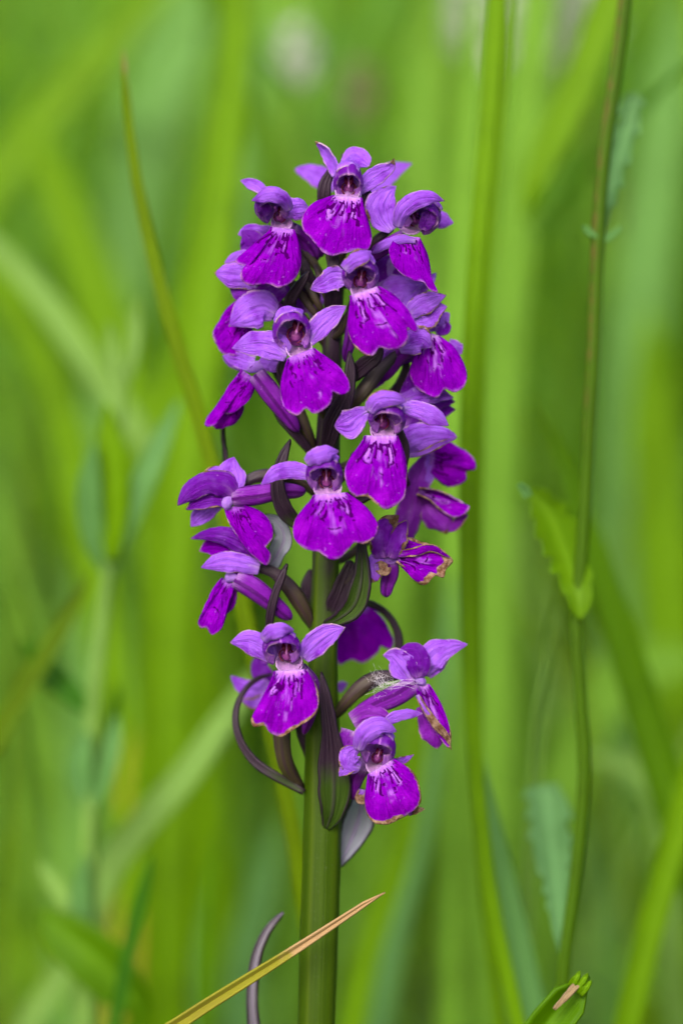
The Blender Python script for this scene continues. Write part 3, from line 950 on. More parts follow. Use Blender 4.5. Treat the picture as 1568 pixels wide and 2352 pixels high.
# ---- F7, left flower behind F2
f = Flower(V1, 3.2, 'flower tucked behind a broad lip, tan tipped sepal')
f.neck([(420, 760, -2, 30), (360, 720, -0.5, 48), (300, 680, 0, 40), (260, 650, 0, 24)], 0.3)
f.sepal([(400, 590, -1.0, 40), (330, 575, 0.0, 36), (260, 570, 0.5, 30), (215, 590, 0.8, 22)], name='hood_petal', mat=M_SEP, cup=-0.4)
f.sepal([(300, 720, 0, 70), (300, 660, 0.4, 66), (270, 600, 0.8, 50), (235, 570, 0.8, 24)], name='hood_petal', mat=M_HOOD, cup=-0.3)
f.sepal([(330, 840, 1.5, 46), (250, 815, 2.2, 64), (160, 805, 2.2, 58), (86, 800, 1.5, 38)], br=0.45, cup=-0.35, brt=0.06)
f.sepal([(400, 900, 0.8, 40), (310, 905, 1.4, 56), (230, 900, 1.4, 50), (165, 870, 0.8, 26)], name='hood_petal', mat=M_HOOD, cup=-0.3)
f.sepal([(470, 880, 0.4, 36), (400, 920, 1.0, 48), (330, 960, 1.0, 40), (280, 1000, 0.6, 20)], name='hood_petal', mat=M_HOOD, cup=-0.3)
f.sepal([(300, 720, 0.2, 40), (220, 712, 0.6, 30), (140, 745, 0.4, 18)], cup=-0.2)
f.lip((330, 850), (420, 900), [(240, 850), (180, 870), (190, 920), (230, 970), (320, 960), (400, 930)], A=0, B=1, C=1, bd=0.4, pale=0.3)
f.ovary(start=(420, 760, -1), drop=330, r=32)

# ---- F8, left flower in profile
f = Flower(V2, 3.5, 'flower in profile with a hanging curled lip')
f.neck([(430, 450, -1.5, 34), (370, 450, 0, 50), (310, 455, 0.5, 52), (262, 480, 0.5, 36)], 0.7)
f.lip((235, 470), (305, 520), [(215, 500), (165, 560), (130, 620), (90, 680), (45, 740), (32, 778), (90, 775), (130, 712), (165, 716), (225, 680), (270, 640), (300, 585)], A=1.0, B=1.2, C=1.6, rip=0.6, br=0.12, pale=0.25)
f.lip((120, 690), (240, 655), [(80, 700), (40, 745), (32, 776), (70, 772), (100, 796), (145, 785), (190, 770), (230, 720), (245, 690)], A=-1.0, B=0.4, C=0.6, rip=0.6, br=0.1, pale=0.1, bd=-0.5, name='lip_underside')
f.spur([(320, 500, 0.5, 52), (390, 590, 1.0, 58), (470, 700, 0.5, 48), (550, 815, -0.5, 30)])
f.sepal([(300, 440, -1.0, 36), (220, 415, -1.2, 40), (130, 395, -1.5, 20)], cup=0.1)
f.sepal([(440, 440, 0.6, 40), (400, 425, 1.0, 46), (330, 425, 1.0, 34)], name='hood_petal', cup=-0.2)
f.ovary([(640, 930, -4, 24), (590, 800, -2.0, 46), (510, 620, -1.5, 46), (420, 470, -1.5, 30)])

# ---- F9, right flower with mottled lip
f = Flower(V2, 3.5, 'flower with a mottled pale and purple lip')
f.neck([(1130, 330, -3, 30), (1180, 270, -1, 48), (1235, 250, 0, 48), (1280, 260, 0.3, 30)], 0.8)
f.lip((1235, 255), (1320, 285), [(1205, 310), (1183, 400), (1163, 510), (1190, 560), (1245, 606), (1310, 627), (1350, 580), (1410, 592), (1460, 562), (1472, 500), (1442, 410), (1400, 345)], A=1.6, B=1.5, C=2.4, rip=0.45, br=0.08, pale=1.0, streak=0.9)
f.sepal([(1150, 170, 1.8, 30), (1215, 120, 2.6, 52, -10), (1290, 85, 2.6, 42, -10), (1358, 60, 2.0, 24)], br=0.45, cup=-0.25)
f.sepal([(1170, 170, 1.0, 30), (1225, 180, 1.6, 64, 0), (1300, 140, 1.8, 48, 0), (1366, 122, 1.4, 26)], br=0.4, cup=0.2)
f.sepal([(1100, 350, 2.6, 30), (1160, 325, 3.4, 62), (1225, 310, 3.6, 64), (1278, 345, 3.0, 34)], br=0.5, cup=-0.2, mid=0.1)
f.sepal([(1260, 210, -1, 40), (1320, 200, -1.4, 48), (1378, 160, -2.0, 30)], cup=-0.2, br=0.15)
f.sepal([(1300, 240, -1, 36), (1345, 230, -1.5, 40), (1350, 200, -1.5, 26)], name='hood_petal', mat=M_HOOD)
f.sepal([(1370, 330, -1.4, 30), (1410, 350, -1.5, 36), (1446, 382, -2, 20)], br=0.25)
f.spur([(1180, 330, -0.5, 44), (1100, 400, -1.5, 46), (1040, 480, -2.5, 40), (1000, 540, -3, 22)])
f.ovary([(790, 720, -3, 26), (880, 620, -0.5, 54), (980, 490, -0.5, 54), (1090, 380, -1.0, 34)])

f = Flower(V2, 2.5, 'flower half hidden beside the long oval lip, showing two lilac petals')
f.neck([(1090, 640, -1, 24), (1130, 620, 0, 36), (1170, 600, 0.3, 36), (1200, 590, 0.2, 22)], 0.2)
f.sepal([(1110, 650, 0.4, 34), (1190, 615, 1.0, 50), (1290, 605, 1.0, 42), (1400, 625, 0.4, 22)], cup=-0.3, br=0.2)
f.sepal([(1120, 660, 0.2, 34), (1180, 560, 0.8, 46), (1200, 470, 0.6, 36), (1190, 400, 0.2, 18)], name='hood_petal', mat=M_HOOD, cup=-0.3)
f.ovary(start=(1090, 640, -1), drop=150, r=32)

# ---- F10, right of centre
f = Flower(V2, 11.0, 'flower with a long oval lip edged brown')
f.front(1015, 800, 82, 76, tilt=6, low=1.0)
f.column(1005, 752, 52)
f.hood(1035, 745, 108, 112, tilt=4, br=0.2, droop=0.42, fwd=4.5)
f.sepal([(935, 700, 3.5, 24), (980, 640, 4.6, 40), (1050, 628, 4.6, 38), (1140, 645, 3.2, 22)], name='upper_sepal', cup=-0.5, br=0.4)
f.sepal([(925, 700, 0.0, 26), (880, 725, 0.8, 46), (820, 770, 1.2, 66, 10), (745, 780, 0.6, 44)], br=0.25, cup=0.25)
f.sepal([(1120, 675, 0.5, 24), (1200, 690, 1.2, 40), (1290, 725, 1.2, 42), (1372, 778, 0.6, 26)], br=0.25, cup=-0.3)
f.V = V3
f.lip((985, 45), (1143, 45), [(968, 95), (912, 160), (889, 220), (900, 290), (935, 338), (1000, 345), (1030, 370), (1085, 401), (1140, 386), (1176, 350), (1186, 280), (1186, 180), (1166, 100)],
      A=2.0, B=1.8, C=2.0, rip=0.35, br=0.28, pale=0.75, streak=0.7)
f.ovary(start=(1050, 60, -4.0), drop=240, r=30)
f.spur([(1060, 70, -3.5, 40), (1010, 160, -6, 40), (940, 220, -7, 30), (930, 120, -7.5, 22)])

# ---- F11, centre
f = Flower(V3, 12.0, 'flower with one sweeping narrow sepal and a wide lobed lip')
f.front(803, 295, 78, 70, low=1.0)
f.column(797, 258, 48)
f.hood(788, 238, 96, 110, tilt=-2, br=0.12, droop=0.38, fwd=4.4)
f.sepal([(700, 175, 3.0, 20), (745, 145, 4.4, 34), (800, 130, 4.4, 32), (855, 120, 3.2, 16)], name='upper_sepal', cup=-0.5, br=0.2)
f.sepal([(715, 235, -1.0, 26), (640, 215, -0.6, 36), (560, 225, 0.0, 32), (476, 285, 0.4, 16)], cup=-0.3, br=0.12)
f.lip((738, 335), (892, 325), [(705, 390), (655, 440), (636, 495), (645, 560), (690, 596), (755, 609), (790, 635), (850, 646), (900, 610), (937, 571), (990, 574), (1032, 545), (1049, 490), (1020, 430), (960, 370)],
      A=2.0, B=1.6, C=2.6, rip=0.5, br=0.24, pale=0.7, streak=0.35)
f.ovary(start=(800, 350, -4.0), drop=300, r=32)
f.spur([(810, 360, -3.5, 40), (850, 430, -6, 40), (900, 500, -7, 34), (950, 560, -7.5, 20)])

# ---- F12, left flower in profile, brown torn upper sepal
f = Flower(V3, 5.0, 'flower in profile, upper sepal torn and brown at the edge')
f.neck([(380, 330, -0.5, 34), (340, 340, 0, 44), (310, 375, 0.4, 46), (310, 410, 0.6, 34)], 0.6)
f.sepal([(350, 340, 0.5, 34), (300, 290, 1.4, 56), (220, 275, 1.8, 48), (130, 320, 1.6, 44), (70, 385, 1.2, 26)], name='hood_petal', mat=M_HOOD, cup=-0.6, br=0.3)
f.sepal([(340, 380, 0.2, 22), (260, 355, 0.8, 34), (180, 370, 0.8, 32), (110, 405, 0.4, 18)], name='hood_petal', mat=M_HOOD, cup=0.5, br=0.35)
f.sepal([(310, 320, 0.6, 40), (330, 260, 0.8, 62), (330, 200, 0.6, 52), (345, 150, 0.0, 26)], name='upper_sepal', cup=-0.2, mid=0.1)
f.sepal([(320, 300, 0.4, 36), (280, 240, 0.6, 40), (230, 225, 0.8, 26), (190, 240, 1.0, 14)], name='side_sepal', cup=-0.3, brt=0.25, br=0.55)
f.sepal([(270, 380, -1.5, 20), (215, 415, -1.6, 36), (170, 450, -1.8, 36), (135, 490, -2, 22)], cup=0.1)
f.lip((300, 398), (395, 388), [(315, 450), (345, 510), (385, 565), (440, 630), (510, 677), (523, 625), (498, 600), (533, 545), (522, 470), (465, 412)], A=1.5, B=1.2, C=1.5, rip=0.6, br=0.12, pale=0.15, mk_=1.0)
f.spur([(345, 345, -0.2, 48), (440, 335, 0.4, 50), (560, 315, 0.2, 44), (700, 318, -1.0, 30)])
f.ovary([(740, 330, -5, 20), (660, 265, -3.0, 30), (540, 238, -1.5, 42), (440, 250, -1.0, 42), (365, 300, -1.0, 26)])

# ---- F13, lower left in profile
f = Flower(V3, 4.0, 'flower in profile with a narrow hanging lip')
f.neck([(430, 760, -0.5, 36), (375, 740, 0, 50), (330, 735, 0.4, 48), (305, 760, 0.6, 34)], 0.4)
f.sepal([(470, 660, -0.5, 36), (400, 585, 0.4, 46, 10), (310, 540, 0.8, 40, 10), (215, 530, 0.8, 28), (135, 548, 0.4, 18)], name='hood_petal', mat=M_HOOD, cup=-0.5)
f.sepal([(420, 670, -1.2, 40), (320, 610, -0.8, 56), (230, 590, -0.8, 50), (175, 610, -0.8, 28)], name='hood_petal', mat=M_LIP, cup=0.3)
f.sepal([(470, 690, 1.0, 30), (400, 675, 1.6, 40), (300, 660, 1.8, 44), (240, 672, 1.8, 36), (186, 690, 1.4, 22)], cup=-0.35, br=0.3)
f.sepal([(440, 600, -1.8, 30), (380, 570, -1.6, 40), (320, 548, -2.0, 24)], name='upper_sepal', cup=-0.3)
f.sepal([(440, 715, 0.8, 20), (400, 715, 1.0, 24), (340, 700, 1.0, 18)], name='hood_petal', mat=M_HOOD, cup=-0.3)
f.lip((288, 742), (345, 770), [(262, 770), (225, 830), (195, 900), (172, 975), (185, 990), (205, 985), (240, 1022), (275, 1000), (300, 940), (318, 880), (335, 820)], A=1.2, B=1.0, C=1.6, rip=0.5, br=0.2, pale=0.3)
f.sepal([(335, 790, -0.8, 22), (325, 850, -1.0, 26), (300, 920, -1.0, 20)], name='lip_fold', mat=M_LIP, cup=0.2, br=0.3)
f.spur([(360, 745, 0.2, 50), (440, 790, 0.6, 54), (530, 860, 0.2, 46), (630, 945, -0.8, 30)])
f.ovary([(735, 990, -4, 24), (690, 900, -2.5, 50), (610, 780, -1.2, 50), (530, 710, -0.8, 42), (440, 690, -0.6, 26)])

# ---- F15, withered flower on the right
f = Flower(V3, 6.0, 'withered flower with crumpled brown edges')
f.neck([(1030, 640, -2, 24), (1070, 650, -0.5, 34), (1115, 655, 0.3, 38), (1150, 650, 0.5, 30)], 0.6)
f.sepal([(1080, 640, 1.0, 36), (1070, 570, 1.8, 50, -15), (1085, 500, 2.0, 44, -15), (1150, 435, 1.6, 30)], name='hood_petal', mat=M_HOOD, cup=-0.5, brt=0.30, br=0.5, rip=0.2)
f.sepal([(1105, 640, 1.4, 34), (1130, 580, 2.0, 44, 15), (1160, 510, 2.0, 36, 15), (1190, 460, 1.4, 20)], name='hood_petal', mat=M_HOOD, cup=-0.4, br=0.7, rip=0.15)
f.lip((1120, 610), (1140, 660), [(1180, 545), (1260, 565), (1340, 598), (1390, 625), (1416, 655), (1380, 700), (1372, 738), (1330, 728), (1290, 770), (1245, 765), (1205, 715), (1180, 690)][::1],
      A=1.0, B=1.2, C=1.0, rip=1.2, br=0.6, lo=0.75, pale=0.8, bd=0.3)
f.sepal([(1140, 625, 1.4, 10), (1220, 615, 2.2, 18), (1310, 595, 2.2, 16), (1400, 640, 1.4, 12)], name='lip_fold', mat=M_LIP, cup=-0.4, br=1.2, rip=0.3)
f.sepal([(1045, 630, 0.6, 26), (1035, 680, 1.2, 36), (1030, 730, 1.4, 28), (1005, 768, 1.0, 14)], cup=-0.3, brt=0.25, br=0.4, rip=0.2)
f.sepal([(1035, 690, 1.6, 14), (1065, 690, 2.4, 26), (1090, 705, 2.6, 20), (1115, 690, 2.4, 8)], name='torn_sepal', cup=0.4, brt=0.95, br=1.0, rip=0.3)
f.spur([(1110, 660, -0.6, 42), (1110, 720, -0.8, 42), (1095, 780, -1.0, 34), (1088, 838, -1.2, 24)])
f.ovary(start=(1030, 640, -2.0), drop=200, r=30)

# ---- F16, right flower set back
f = Flower(V3, -3.0, 'flower set further back with a folded trough lip')
f.neck([(1190, 420, -0.5, 40), (1210, 350, 0, 48), (1230, 290, 0, 46), (1240, 250, 0, 34)], 0.3)
f.sepal([(1160, 560, 0.5, 40), (1195, 450, 1.0, 56), (1225, 340, 1.2, 52), (1250, 230, 1.2, 50), (1280, 130, 0.8, 34)], name='hood_petal', mat=M_SPUR, cup=-0.5, pale=(0.2, 0.9))
f.sepal([(1225, 330, 0.5, 40), (1270, 240, 1.0, 50), (1300, 170, 0.8, 46), (1310, 110, 0.4, 30)], name='hood_petal', mat=M_SEP, cup=-0.4)
f.lip((1300, 215), (1310, 105), [(1325, 240), (1350, 268), (1395, 294), (1440, 285), (1478, 262), (1485, 218), (1525, 210), (1524, 165), (1490, 130), (1440, 100), (1400, 75), (1350, 78)], A=-0.8, B=1.0, C=0.6, rip=0.6, br=0.25, pale=0.3, bd=1.0)
f.lip((1240, 330), (1250, 300), [(1290, 350), (1350, 400), (1440, 442), (1480, 425), (1498, 400), (1440, 360), (1380, 325), (1310, 305)], A=1.0, B=-0.6, C=-0.8, rip=0.3, br=0.25, pale=0.9, bd=1.4)
f.sepal([(1280, 350, 0.8, 30), (1330, 420, 1.2, 66), (1370, 480, 1.0, 56), (1385, 525, 0.4, 34)], name='lip_underside', mat=M_SPUR, cup=-0.5, brt=0.15, br=0.3, pale=(0.0, 0.1))
f.sepal([(1470, 420, 1.2, 20), (1440, 470, 1.0, 22), (1390, 515, 0.6, 16)], name='lip_underside', mat=M_SPUR, cup=-0.4, br=0.7, pale=(0, .1))
f.spur([(1215, 330, -0.5, 44), (1180, 430, -0.4, 46), (1165, 500, -0.6, 40), (1150, 590, -1.0, 24)])
f.ovary(start=(1190, 420, -1), drop=260, r=34)

# ---- F21, right flower between F9 and F16
f = Flower(V2, 0.0, 'flower below the mottled lip, sepal rimmed brown')
f.neck([(1110, 860, 0, 34), (1140, 800, 0, 48), (1170, 740, 0, 48), (1190, 690, 0, 30)], 0.2)
f.sepal([(1130, 780, 0.5, 50), (1200, 690, 1.2, 66, -10), (1300, 650, 1.5, 46, -10), (1408, 645, 1.2, 28)], name='hood_petal', mat=M_HOOD, cup=-0.5, br=0.3)
f.sepal([(1180, 760, 0.2, 50), (1270, 715, 0.2, 56), (1350, 690, 0, 40), (1412, 690, -0.4, 22)], name='hood_petal', mat=M_HOOD, cup=0.3, br=0.2)
f.sepal([(1120, 920, 2.0, 40), (1170, 860, 3.2, 74, 0), (1260, 830, 3.6, 60, 0), (1340, 830, 3.4, 38), (1418, 842, 2.6, 14)], br=0.4, cup=-0.35, tip=0.08)
f.sepal([(1150, 945, 3.4, 8), (1240, 925, 4.0, 14), (1330, 880, 4.0, 12), (1414, 845, 3.0, 8)], name='sepal_fold', br=1.2, cup=-0.3, rip=0.2)
f.sepal([(1190, 590, -1.0, 40), (1160, 660, -0.6, 60), (1130, 730, -0.4, 60), (1120, 800, -0.4, 40)], name='upper_sepal', cup=-0.3)
f.sepal([(1120, 850, 0.2, 40), (1110, 770, 0.4, 40), (1130, 720, 0.2, 26)], cup=0.1, mid=0.7)
f.ovary(start=(1110, 860, 0), drop=160, r=36)

# ---- F17, lowest front flower
f = Flower(V4, 11.0, 'lower centre flower with spread sepals and a brown edged white streaked lip')
f.front(497, 320, 84, 78, tilt=0, low=1.0)
f.column(482, 268, 52)
f.hood(456, 248, 114, 112, tilt=-4, br=0.15, droop=0.40, fwd=4.4)
f.sepal([(350, 190, 3.0, 22), (400, 155, 4.4, 36), (460, 140, 4.4, 32), (520, 140, 3.2, 16)], name='upper_sepal', cup=-0.5, br=0.2)
f.sepal([(410, 305, -1.0, 26), (360, 250, -0.4, 52), (270, 205, 0.0, 52), (172, 210, 0.0, 30)], cup=-0.2, br=0.25)
f.sepal([(575, 300, -1.0, 26), (625, 230, -0.4, 58), (700, 170, 0.0, 52), (805, 125, 0.2, 26)], cup=0.15, br=0.2, mid=0.1)
f.lip((415, 368), (582, 358), [(400, 430), (352, 510), (315, 580), (288, 640), (302, 671), (360, 664), (392, 706), (460, 723), (530, 682), (600, 642), (642, 600), (657, 530), (650, 470), (618, 405)],
      A=2.0, B=1.8, C=2.2, rip=0.4, br=0.42, pale=0.9, streak=1.3, side_br=0.5)
f.spur([(560, 360, -3.0, 44), (620, 440, -5.0, 46), (620, 560, -6.5, 38), (575, 720, -8, 22)])
f.ovary([(565, 1010, -11, 26), (480, 880, -9.0, 62), (455, 720, -8.0, 66), (475, 520, -6.0, 44), (490, 400, -4, 30)])

# ---- F17b, flower behind it on the left
f = Flower(V4, -7.0, 'flower behind the white streaked lip, one pale blurred sepal showing')
f.neck([(440, 480, 0, 30), (400, 470, 0, 40), (360, 450, 0, 40), (330, 430, 0, 26)], 0.2)
f.sepal([(380, 300, 0, 30), (335, 330, 0.5, 40), (360, 400, 0.5, 52), (400, 460, 0, 34)], name='hood_petal', mat=M_HOOD, cup=-0.2, base=0.3)
f.sepal([(390, 480, 0.5, 56), (320, 480, 0.8, 62), (240, 450, 0.8, 40), (175, 395, 0.4, 26)], cup=-0.2, br=0.1)
f.sepal([(370, 520, 1.0, 30), (300, 545, 1.2, 28), (235, 530, 1.0, 20)], name='torn_sepal', br=0.9, cup=0.2)
f.ovary(start=(440, 480, 0), drop=320, r=40)

# ---- F18, lip hanging behind the stem
f = Flower(V4, -9.0, 'flower behind the stem showing only its broad lip')
f.neck([(740, 120, 1, 40), (770, 80, 0.5, 50), (810, 50, 0, 50), (850, 30, 0, 36)], 0.2)
f.lip((755, 60), (940, 10), [(745, 150), (750, 250), (770, 330), (840, 308), (900, 322), (960, 290), (990, 258), (1000, 228), (1055, 247), (1072, 205), (1050, 150), (1015, 85), (975, 40)], A=0.4, B=1.0, C=1.0, rip=0.5, br=0.0, pale=0.3, mk_=0.2)
f.sepal([(760, 470, 2, 24), (790, 445, 2, 20), (818, 436, 2, 8)], cup=0.2)
f.ovary([(730, 200, 7, 26), (745, 160, 4, 44), (760, 110, 2, 40), (790, 60, 0.5, 30)])

# ---- F19, right lower flower in profile, silk on it
f = Flower(V4, 4.0, 'flower in profile with spider silk on its ovary')
f.neck([(1150, 420, -0.5, 36), (1190, 410, 0, 46), (1220, 420, 0.3, 44), (1245, 445, 0.5, 30)], 0.4)
f.sepal([(1170, 420, 0.5, 40), (1120, 340, 1.4, 64, 10), (1070, 285, 1.4, 46, 10), (1012, 280, 1.0, 28)], cup=0.2, br=0.1)
f.sepal([(1210, 400, 0.8, 36), (1200, 330, 1.6, 56), (1190, 270, 1.8, 52), (1120, 260, 1.6, 34), (1090, 265, 1.2, 16)], name='hood_petal', mat=M_HOOD, cup=-0.5, br=0.15)
f.sepal([(1215, 390, 1.0, 24), (1235, 340, 1.8, 36), (1235, 290, 1.8, 30), (1205, 240, 1.4, 14)], name='hood_petal', mat=M_HOOD, cup=-0.3, br=0.2)
f.sepal([(1225, 380, 0.2, 36), (1280, 290, 0.8, 70), (1360, 245, 0.8, 50), (1476, 220, 0.4, 26)], cup=-0.3, br=0.25, mid=0.35)
f.sepal([(1250, 380, -0.4, 30), (1310, 330, -0.2, 36), (1380, 285, 0, 16)], name='upper_sepal', cup=0.3)
f.lip((1200, 440), (1262, 440), [(1205, 520), (1240, 600), (1300, 700), (1380, 790), (1388, 745), (1360, 620), (1320, 530), (1285, 470)], A=1.8, B=1.0, C=0.8, rip=0.3, br=0.3, pale=0.9)
f.sepal([(1225, 560, 0.4, 30), (1260, 640, 1.0, 52), (1295, 720, 1.0, 62), (1310, 795, 0.4, 44)], name='lip_underside', mat=M_SPUR, cup=-0.4, pale=(0, .1))
f.sepal([(1200, 500, 2.0, 8), (1245, 580, 2.6, 15), (1310, 670, 2.6, 17), (1365, 735, 2.2, 14), (1388, 800, 1.6, 8)], name='lip_fold', cup=0.5, br=1.6, brt=0.9, rip=0.2)
f.spur([(1190, 440, 0.2, 52), (1090, 500, 0.8, 60), (970, 555, 0.6, 52), (838, 615, -0.6, 28)])
f.ovary([(755, 615, -3, 24), (810, 540, -1.5, 50), (900, 450, -0.8, 60), (1000, 400, -0.6, 52), (1110, 390, -0.5, 30)])

# ---- F20, lowest right flower
f = Flower(V4, 9.0, 'lowest flower, with a rounded brown rimmed lip')
f.front(985, 880, 76, 70, tilt=-22, low=1.0)
f.column(985, 835, 40, tilt=-0.3)
f.hood(985, 800, 104, 124, tilt=12, br=0.15, droop=0.5, fwd=5.0)
f.sepal([(875, 800, 3.0, 24), (910, 720, 4.6, 44), (990, 670, 5.0, 44), (1085, 700, 4.0, 26)], name='upper_sepal', cup=-0.5, br=0.15)
f.sepal([(885, 900, 0.4, 22), (845, 885, 1.2, 50), (830, 830, 1.6, 48), (880, 785, 1.6, 30)], cup=-0.25, br=0.5)
f.sepal([(850, 880, 0.8, 30), (805, 910, 1.2, 30), (770, 945, 1.0, 16)], name='torn_sepal', cup=0.2, br=0.5)
f.lip((932, 935), (1068, 855), [(922, 1010), (914, 1080), (930, 1160), (980, 1210), (1030, 1216), (1100, 1186), (1170, 1145), (1215, 1100), (1212, 1010), (1175, 925), (1120, 880)],
      A=1.6, B=2.4, C=2.0, rip=0.4, br=0.55, pale=0.8, streak=0.4, lo=0.35, side_br=0.45)
f.sepal([(1150, 1150, 1.5, 16), (1195, 1135, 2.0, 16), (1242, 1128, 2.0, 6)], name='torn_edge', cup=0.3, brt=0.95, br=1.2, rip=0.4)
f.sepal([(1020, 660, -2.0, 20), (1070, 625, -1.5, 26), (1150, 605, -1.5, 24), (1228, 600, -1.8, 16)], cup=-0.3)
f.sepal([(1060, 870, -1.0, 16), (1120, 862, -1.0, 18), (1182, 828, -1.2, 6)], name='torn_sepal', br=0.5, cup=0.3)
f.spur([(900, 880, -2.5, 50), (860, 950, -4, 52), (845, 1010, -4.5, 44), (850, 1080, -5, 26)])
f.sepal([(850, 700, -3.5, 60), (830, 760, -3.0, 66), (830, 850, -3, 50)], name='side_sepal', mat=M_SPUR, cup=-0.3)
f.sepal([(900, 1020, -3, 16), (890, 1070, -3, 24), (920, 1100, -3, 14)], name='torn_sepal', br=1.4, brt=0.9)
f.ovary(start=(930, 900, -3.5), drop=260, r=46)
f.sepal([(840, 640, -3.5, 40), (900, 610, -3.2, 46), (1000, 610, -3.0, 36), (1060, 640, -3, 20)], name='hood_petal', mat=M_SPUR, cup=-0.3)

# ---- bracts
bract(V4, 4.5, [(700, 1240, -2.0, 20), (735, 1130, 0.5, 76), (742, 1020, 1.6, 100), (738, 880, 2.4, 86), (725, 740, 3.0, 58), (705, 590, 3.4, 44), (688, 480, 3.6, 30), (672, 372, 3.6, 4)], green=0.30, cup=0.35)
bract(V4, 1.0, [(578, 1035, 0.5, 12), (520, 1000, 0, 20), (420, 945, 0, 24), (310, 870, -1.0, 23), (230, 760, -1.5, 19), (200, 650, -2.0, 16), (215, 540, -3.0, 13), (270, 450, -4.0, 10), (330, 405, -5.0, 9), (400, 385, -6.0, 3)], green=0.1, cup=0.7)
bract(V3, 5.0, [(720, 470, -3.0, 20), (650, 470, 0.0, 34), (600, 420, 1.5, 44), (565, 340, 2.2, 40), (560, 250, 2.4, 32), (580, 160, 2.2, 26), (622, 62, 1.6, 4)], green=0.2, cup=0.6)
bract(V3, 3.0, [(500, 1080, -2, 10), (515, 990, 2.0, 18), (530, 880, 3.2, 20), (550, 810, 3.4, 18), (580, 735, 3.4, 15), (606, 672, 3.2, 4)], green=-0.3, cup=0.6)
bract(V3, 5.0, [(790, 968, -1.5, 16), (860, 940, 1.0, 36), (930, 880, 2.4, 58), (960, 800, 3.0, 60), (970, 720, 3.2, 42), (970, 640, 3.2, 32), (968, 540, 3.0, 12)], green=0.75, cup=0.55)
bract(V3, 2.0, [(800, 960, -1, 20), (850, 850, 0.5, 50), (890, 740, 1.0, 40), (920, 660, 1.0, 24)], green=0.1, cup=0.4)
bract(V3, -3.0, [(960, 860, 2, 10), (1020, 870, 0, 15), (1080, 905, -1, 15), (1125, 960, -1, 15), (1150, 1030, -1, 17), (1152, 1110, -1, 18)], green=0.1, cup=0.7)
bract(V2, 4.0, [(700, 960, -3, 26), (712, 860, 1.0, 46), (745, 750, 2.4, 60), (800, 640, 3.0, 50), (825, 540, 3.2, 36), (832, 450, 3.2, 26), (826, 365, 3.0, 4)], green=-0.2, cup=0.5)
bract(V2, 5.0, [(780, 560, -4, 24), (850, 500, 0, 40), (920, 440, 1.5, 46), (980, 390, 2.0, 34), (1010, 350, 2.0, 8)], green=-0.6, cup=0.4)
bract(V2, -1.0, [(1000, 700, 0, 20), (1060, 620, 0, 36), (1110, 550, 0.5, 30), (1138, 470, 0.5, 22), (1140, 380, 0.5, 14), (1130, 320, 0, 4)], green=0.1, cup=0.6)
bract(V1, 3.0, [(560, 1080, -1.0, 24), (500, 960, 1.5, 34), (530, 900, 2.5, 30), (570, 840, 3.0, 22), (610, 785, 3.0, 4)], green=-0.6, cup=0.5)
bract(V1, 2.0, [(660, 1000, -2, 26), (620, 900, 0, 40), (590, 800, 0.5, 40), (560, 720, 0, 24), (540, 660, 0, 6)], green=-0.1, cup=0.4)
bract(V1, 8.5, [(735, 1050, -5, 30), (735, 940, 0, 50), (738, 830, 1.0, 46), (742, 750, 1.0, 34), (745, 690, 0.6, 20)], green=-0.6, cup=-0.5)
bract(V2, 1.0, [(620, 930, 0, 20), (520, 810, 1.2, 28), (440, 720, 1.0, 20), (400, 640, 0.6, 6)], green=-0.1, cup=0.6)
bract(V2, 6.0, [(530, 620, -4, 20), (470, 540, 0, 30), (455, 460, 0.5, 30), (470, 400, 0.2, 10)], green=-0.4, cup=0.4)
bract(V2, -2.0, [(150, 1010, 0, 12), (142, 930, 0, 12), (132, 830, 0, 9), (132, 740, 0.5, 4)], green=-0.6, cup=0.5)
bract(V3, 8.0, [(1190, 290, -9, 20), (1160, 200, -2, 34), (1165, 100, -1, 36), (1150, 30, -0.5, 24), (1135, -40, -0.5, 6)], green=-0.2, cup=0.4)
bract(V3, 3.5, [(780, 380, -2, 20), (880, 360, 0, 30), (960, 345, 1.5, 34), (1030, 330, 1.5, 14)], green=-0.2, cup=0.4)
bract(V3, -2.0, [(735, 1000, 1, 20), (715, 880, 0, 34), (700, 790, 0, 30), (720, 700, 0, 8)], green=0.4, cup=0.4)
bract(V4, 0.0, [(610, 850, 0, 20), (565, 700, 0.4, 30), (535, 560, 0, 20)], green=-0.2)
o = bract(V3, 1.0, [(520, 690, -0.5, 36), (560, 620, 0.4, 52, 20), (590, 540, 0.8, 46, 20), (560, 470, 0.6, 32), (500, 432, 0.2, 12)], green=3.0, mat=M_PAPER, cup=0.5, rip=0.25, tip=0.1, thick=0.0001)
o['label'] = 'papery white dead bract between two flowers in profile'
o = bract(V5, -3.0, [(965, 265, 0.5, 16), (1000, 200, 0.5, 40), (1040, 110, 0.5, 68), (1070, 20, 0.5, 82), (1090, -70, 0.5, 70), (1080, -160, 0, 30)], green=3.0, mat=M_PAPER, cup=0.4, tip=0.1)
o['label'] = 'pale blue green bract with lilac edges behind the lowest flower'
o = petal(orchid, 'leaf', M_GREYLEAF, V5, -4.0, [(720, 2500, 3.0, 30), (560, 1600, 1.0, 40), (505, 1200, 0.5, 32), (490, 1000, 0.5, 26), (497, 850, 0.5, 25), (525, 720, 0.5, 22), (580, 610, 0.5, 18), (660, 522, 0.5, 9)],
          cup=0.8, rip=0.02, tip=0.04, green=3.0, thick=0.0005, nv=44, origin=BASE)
o['label'] = 'narrow greyish purple leaf curving up beside the stem'

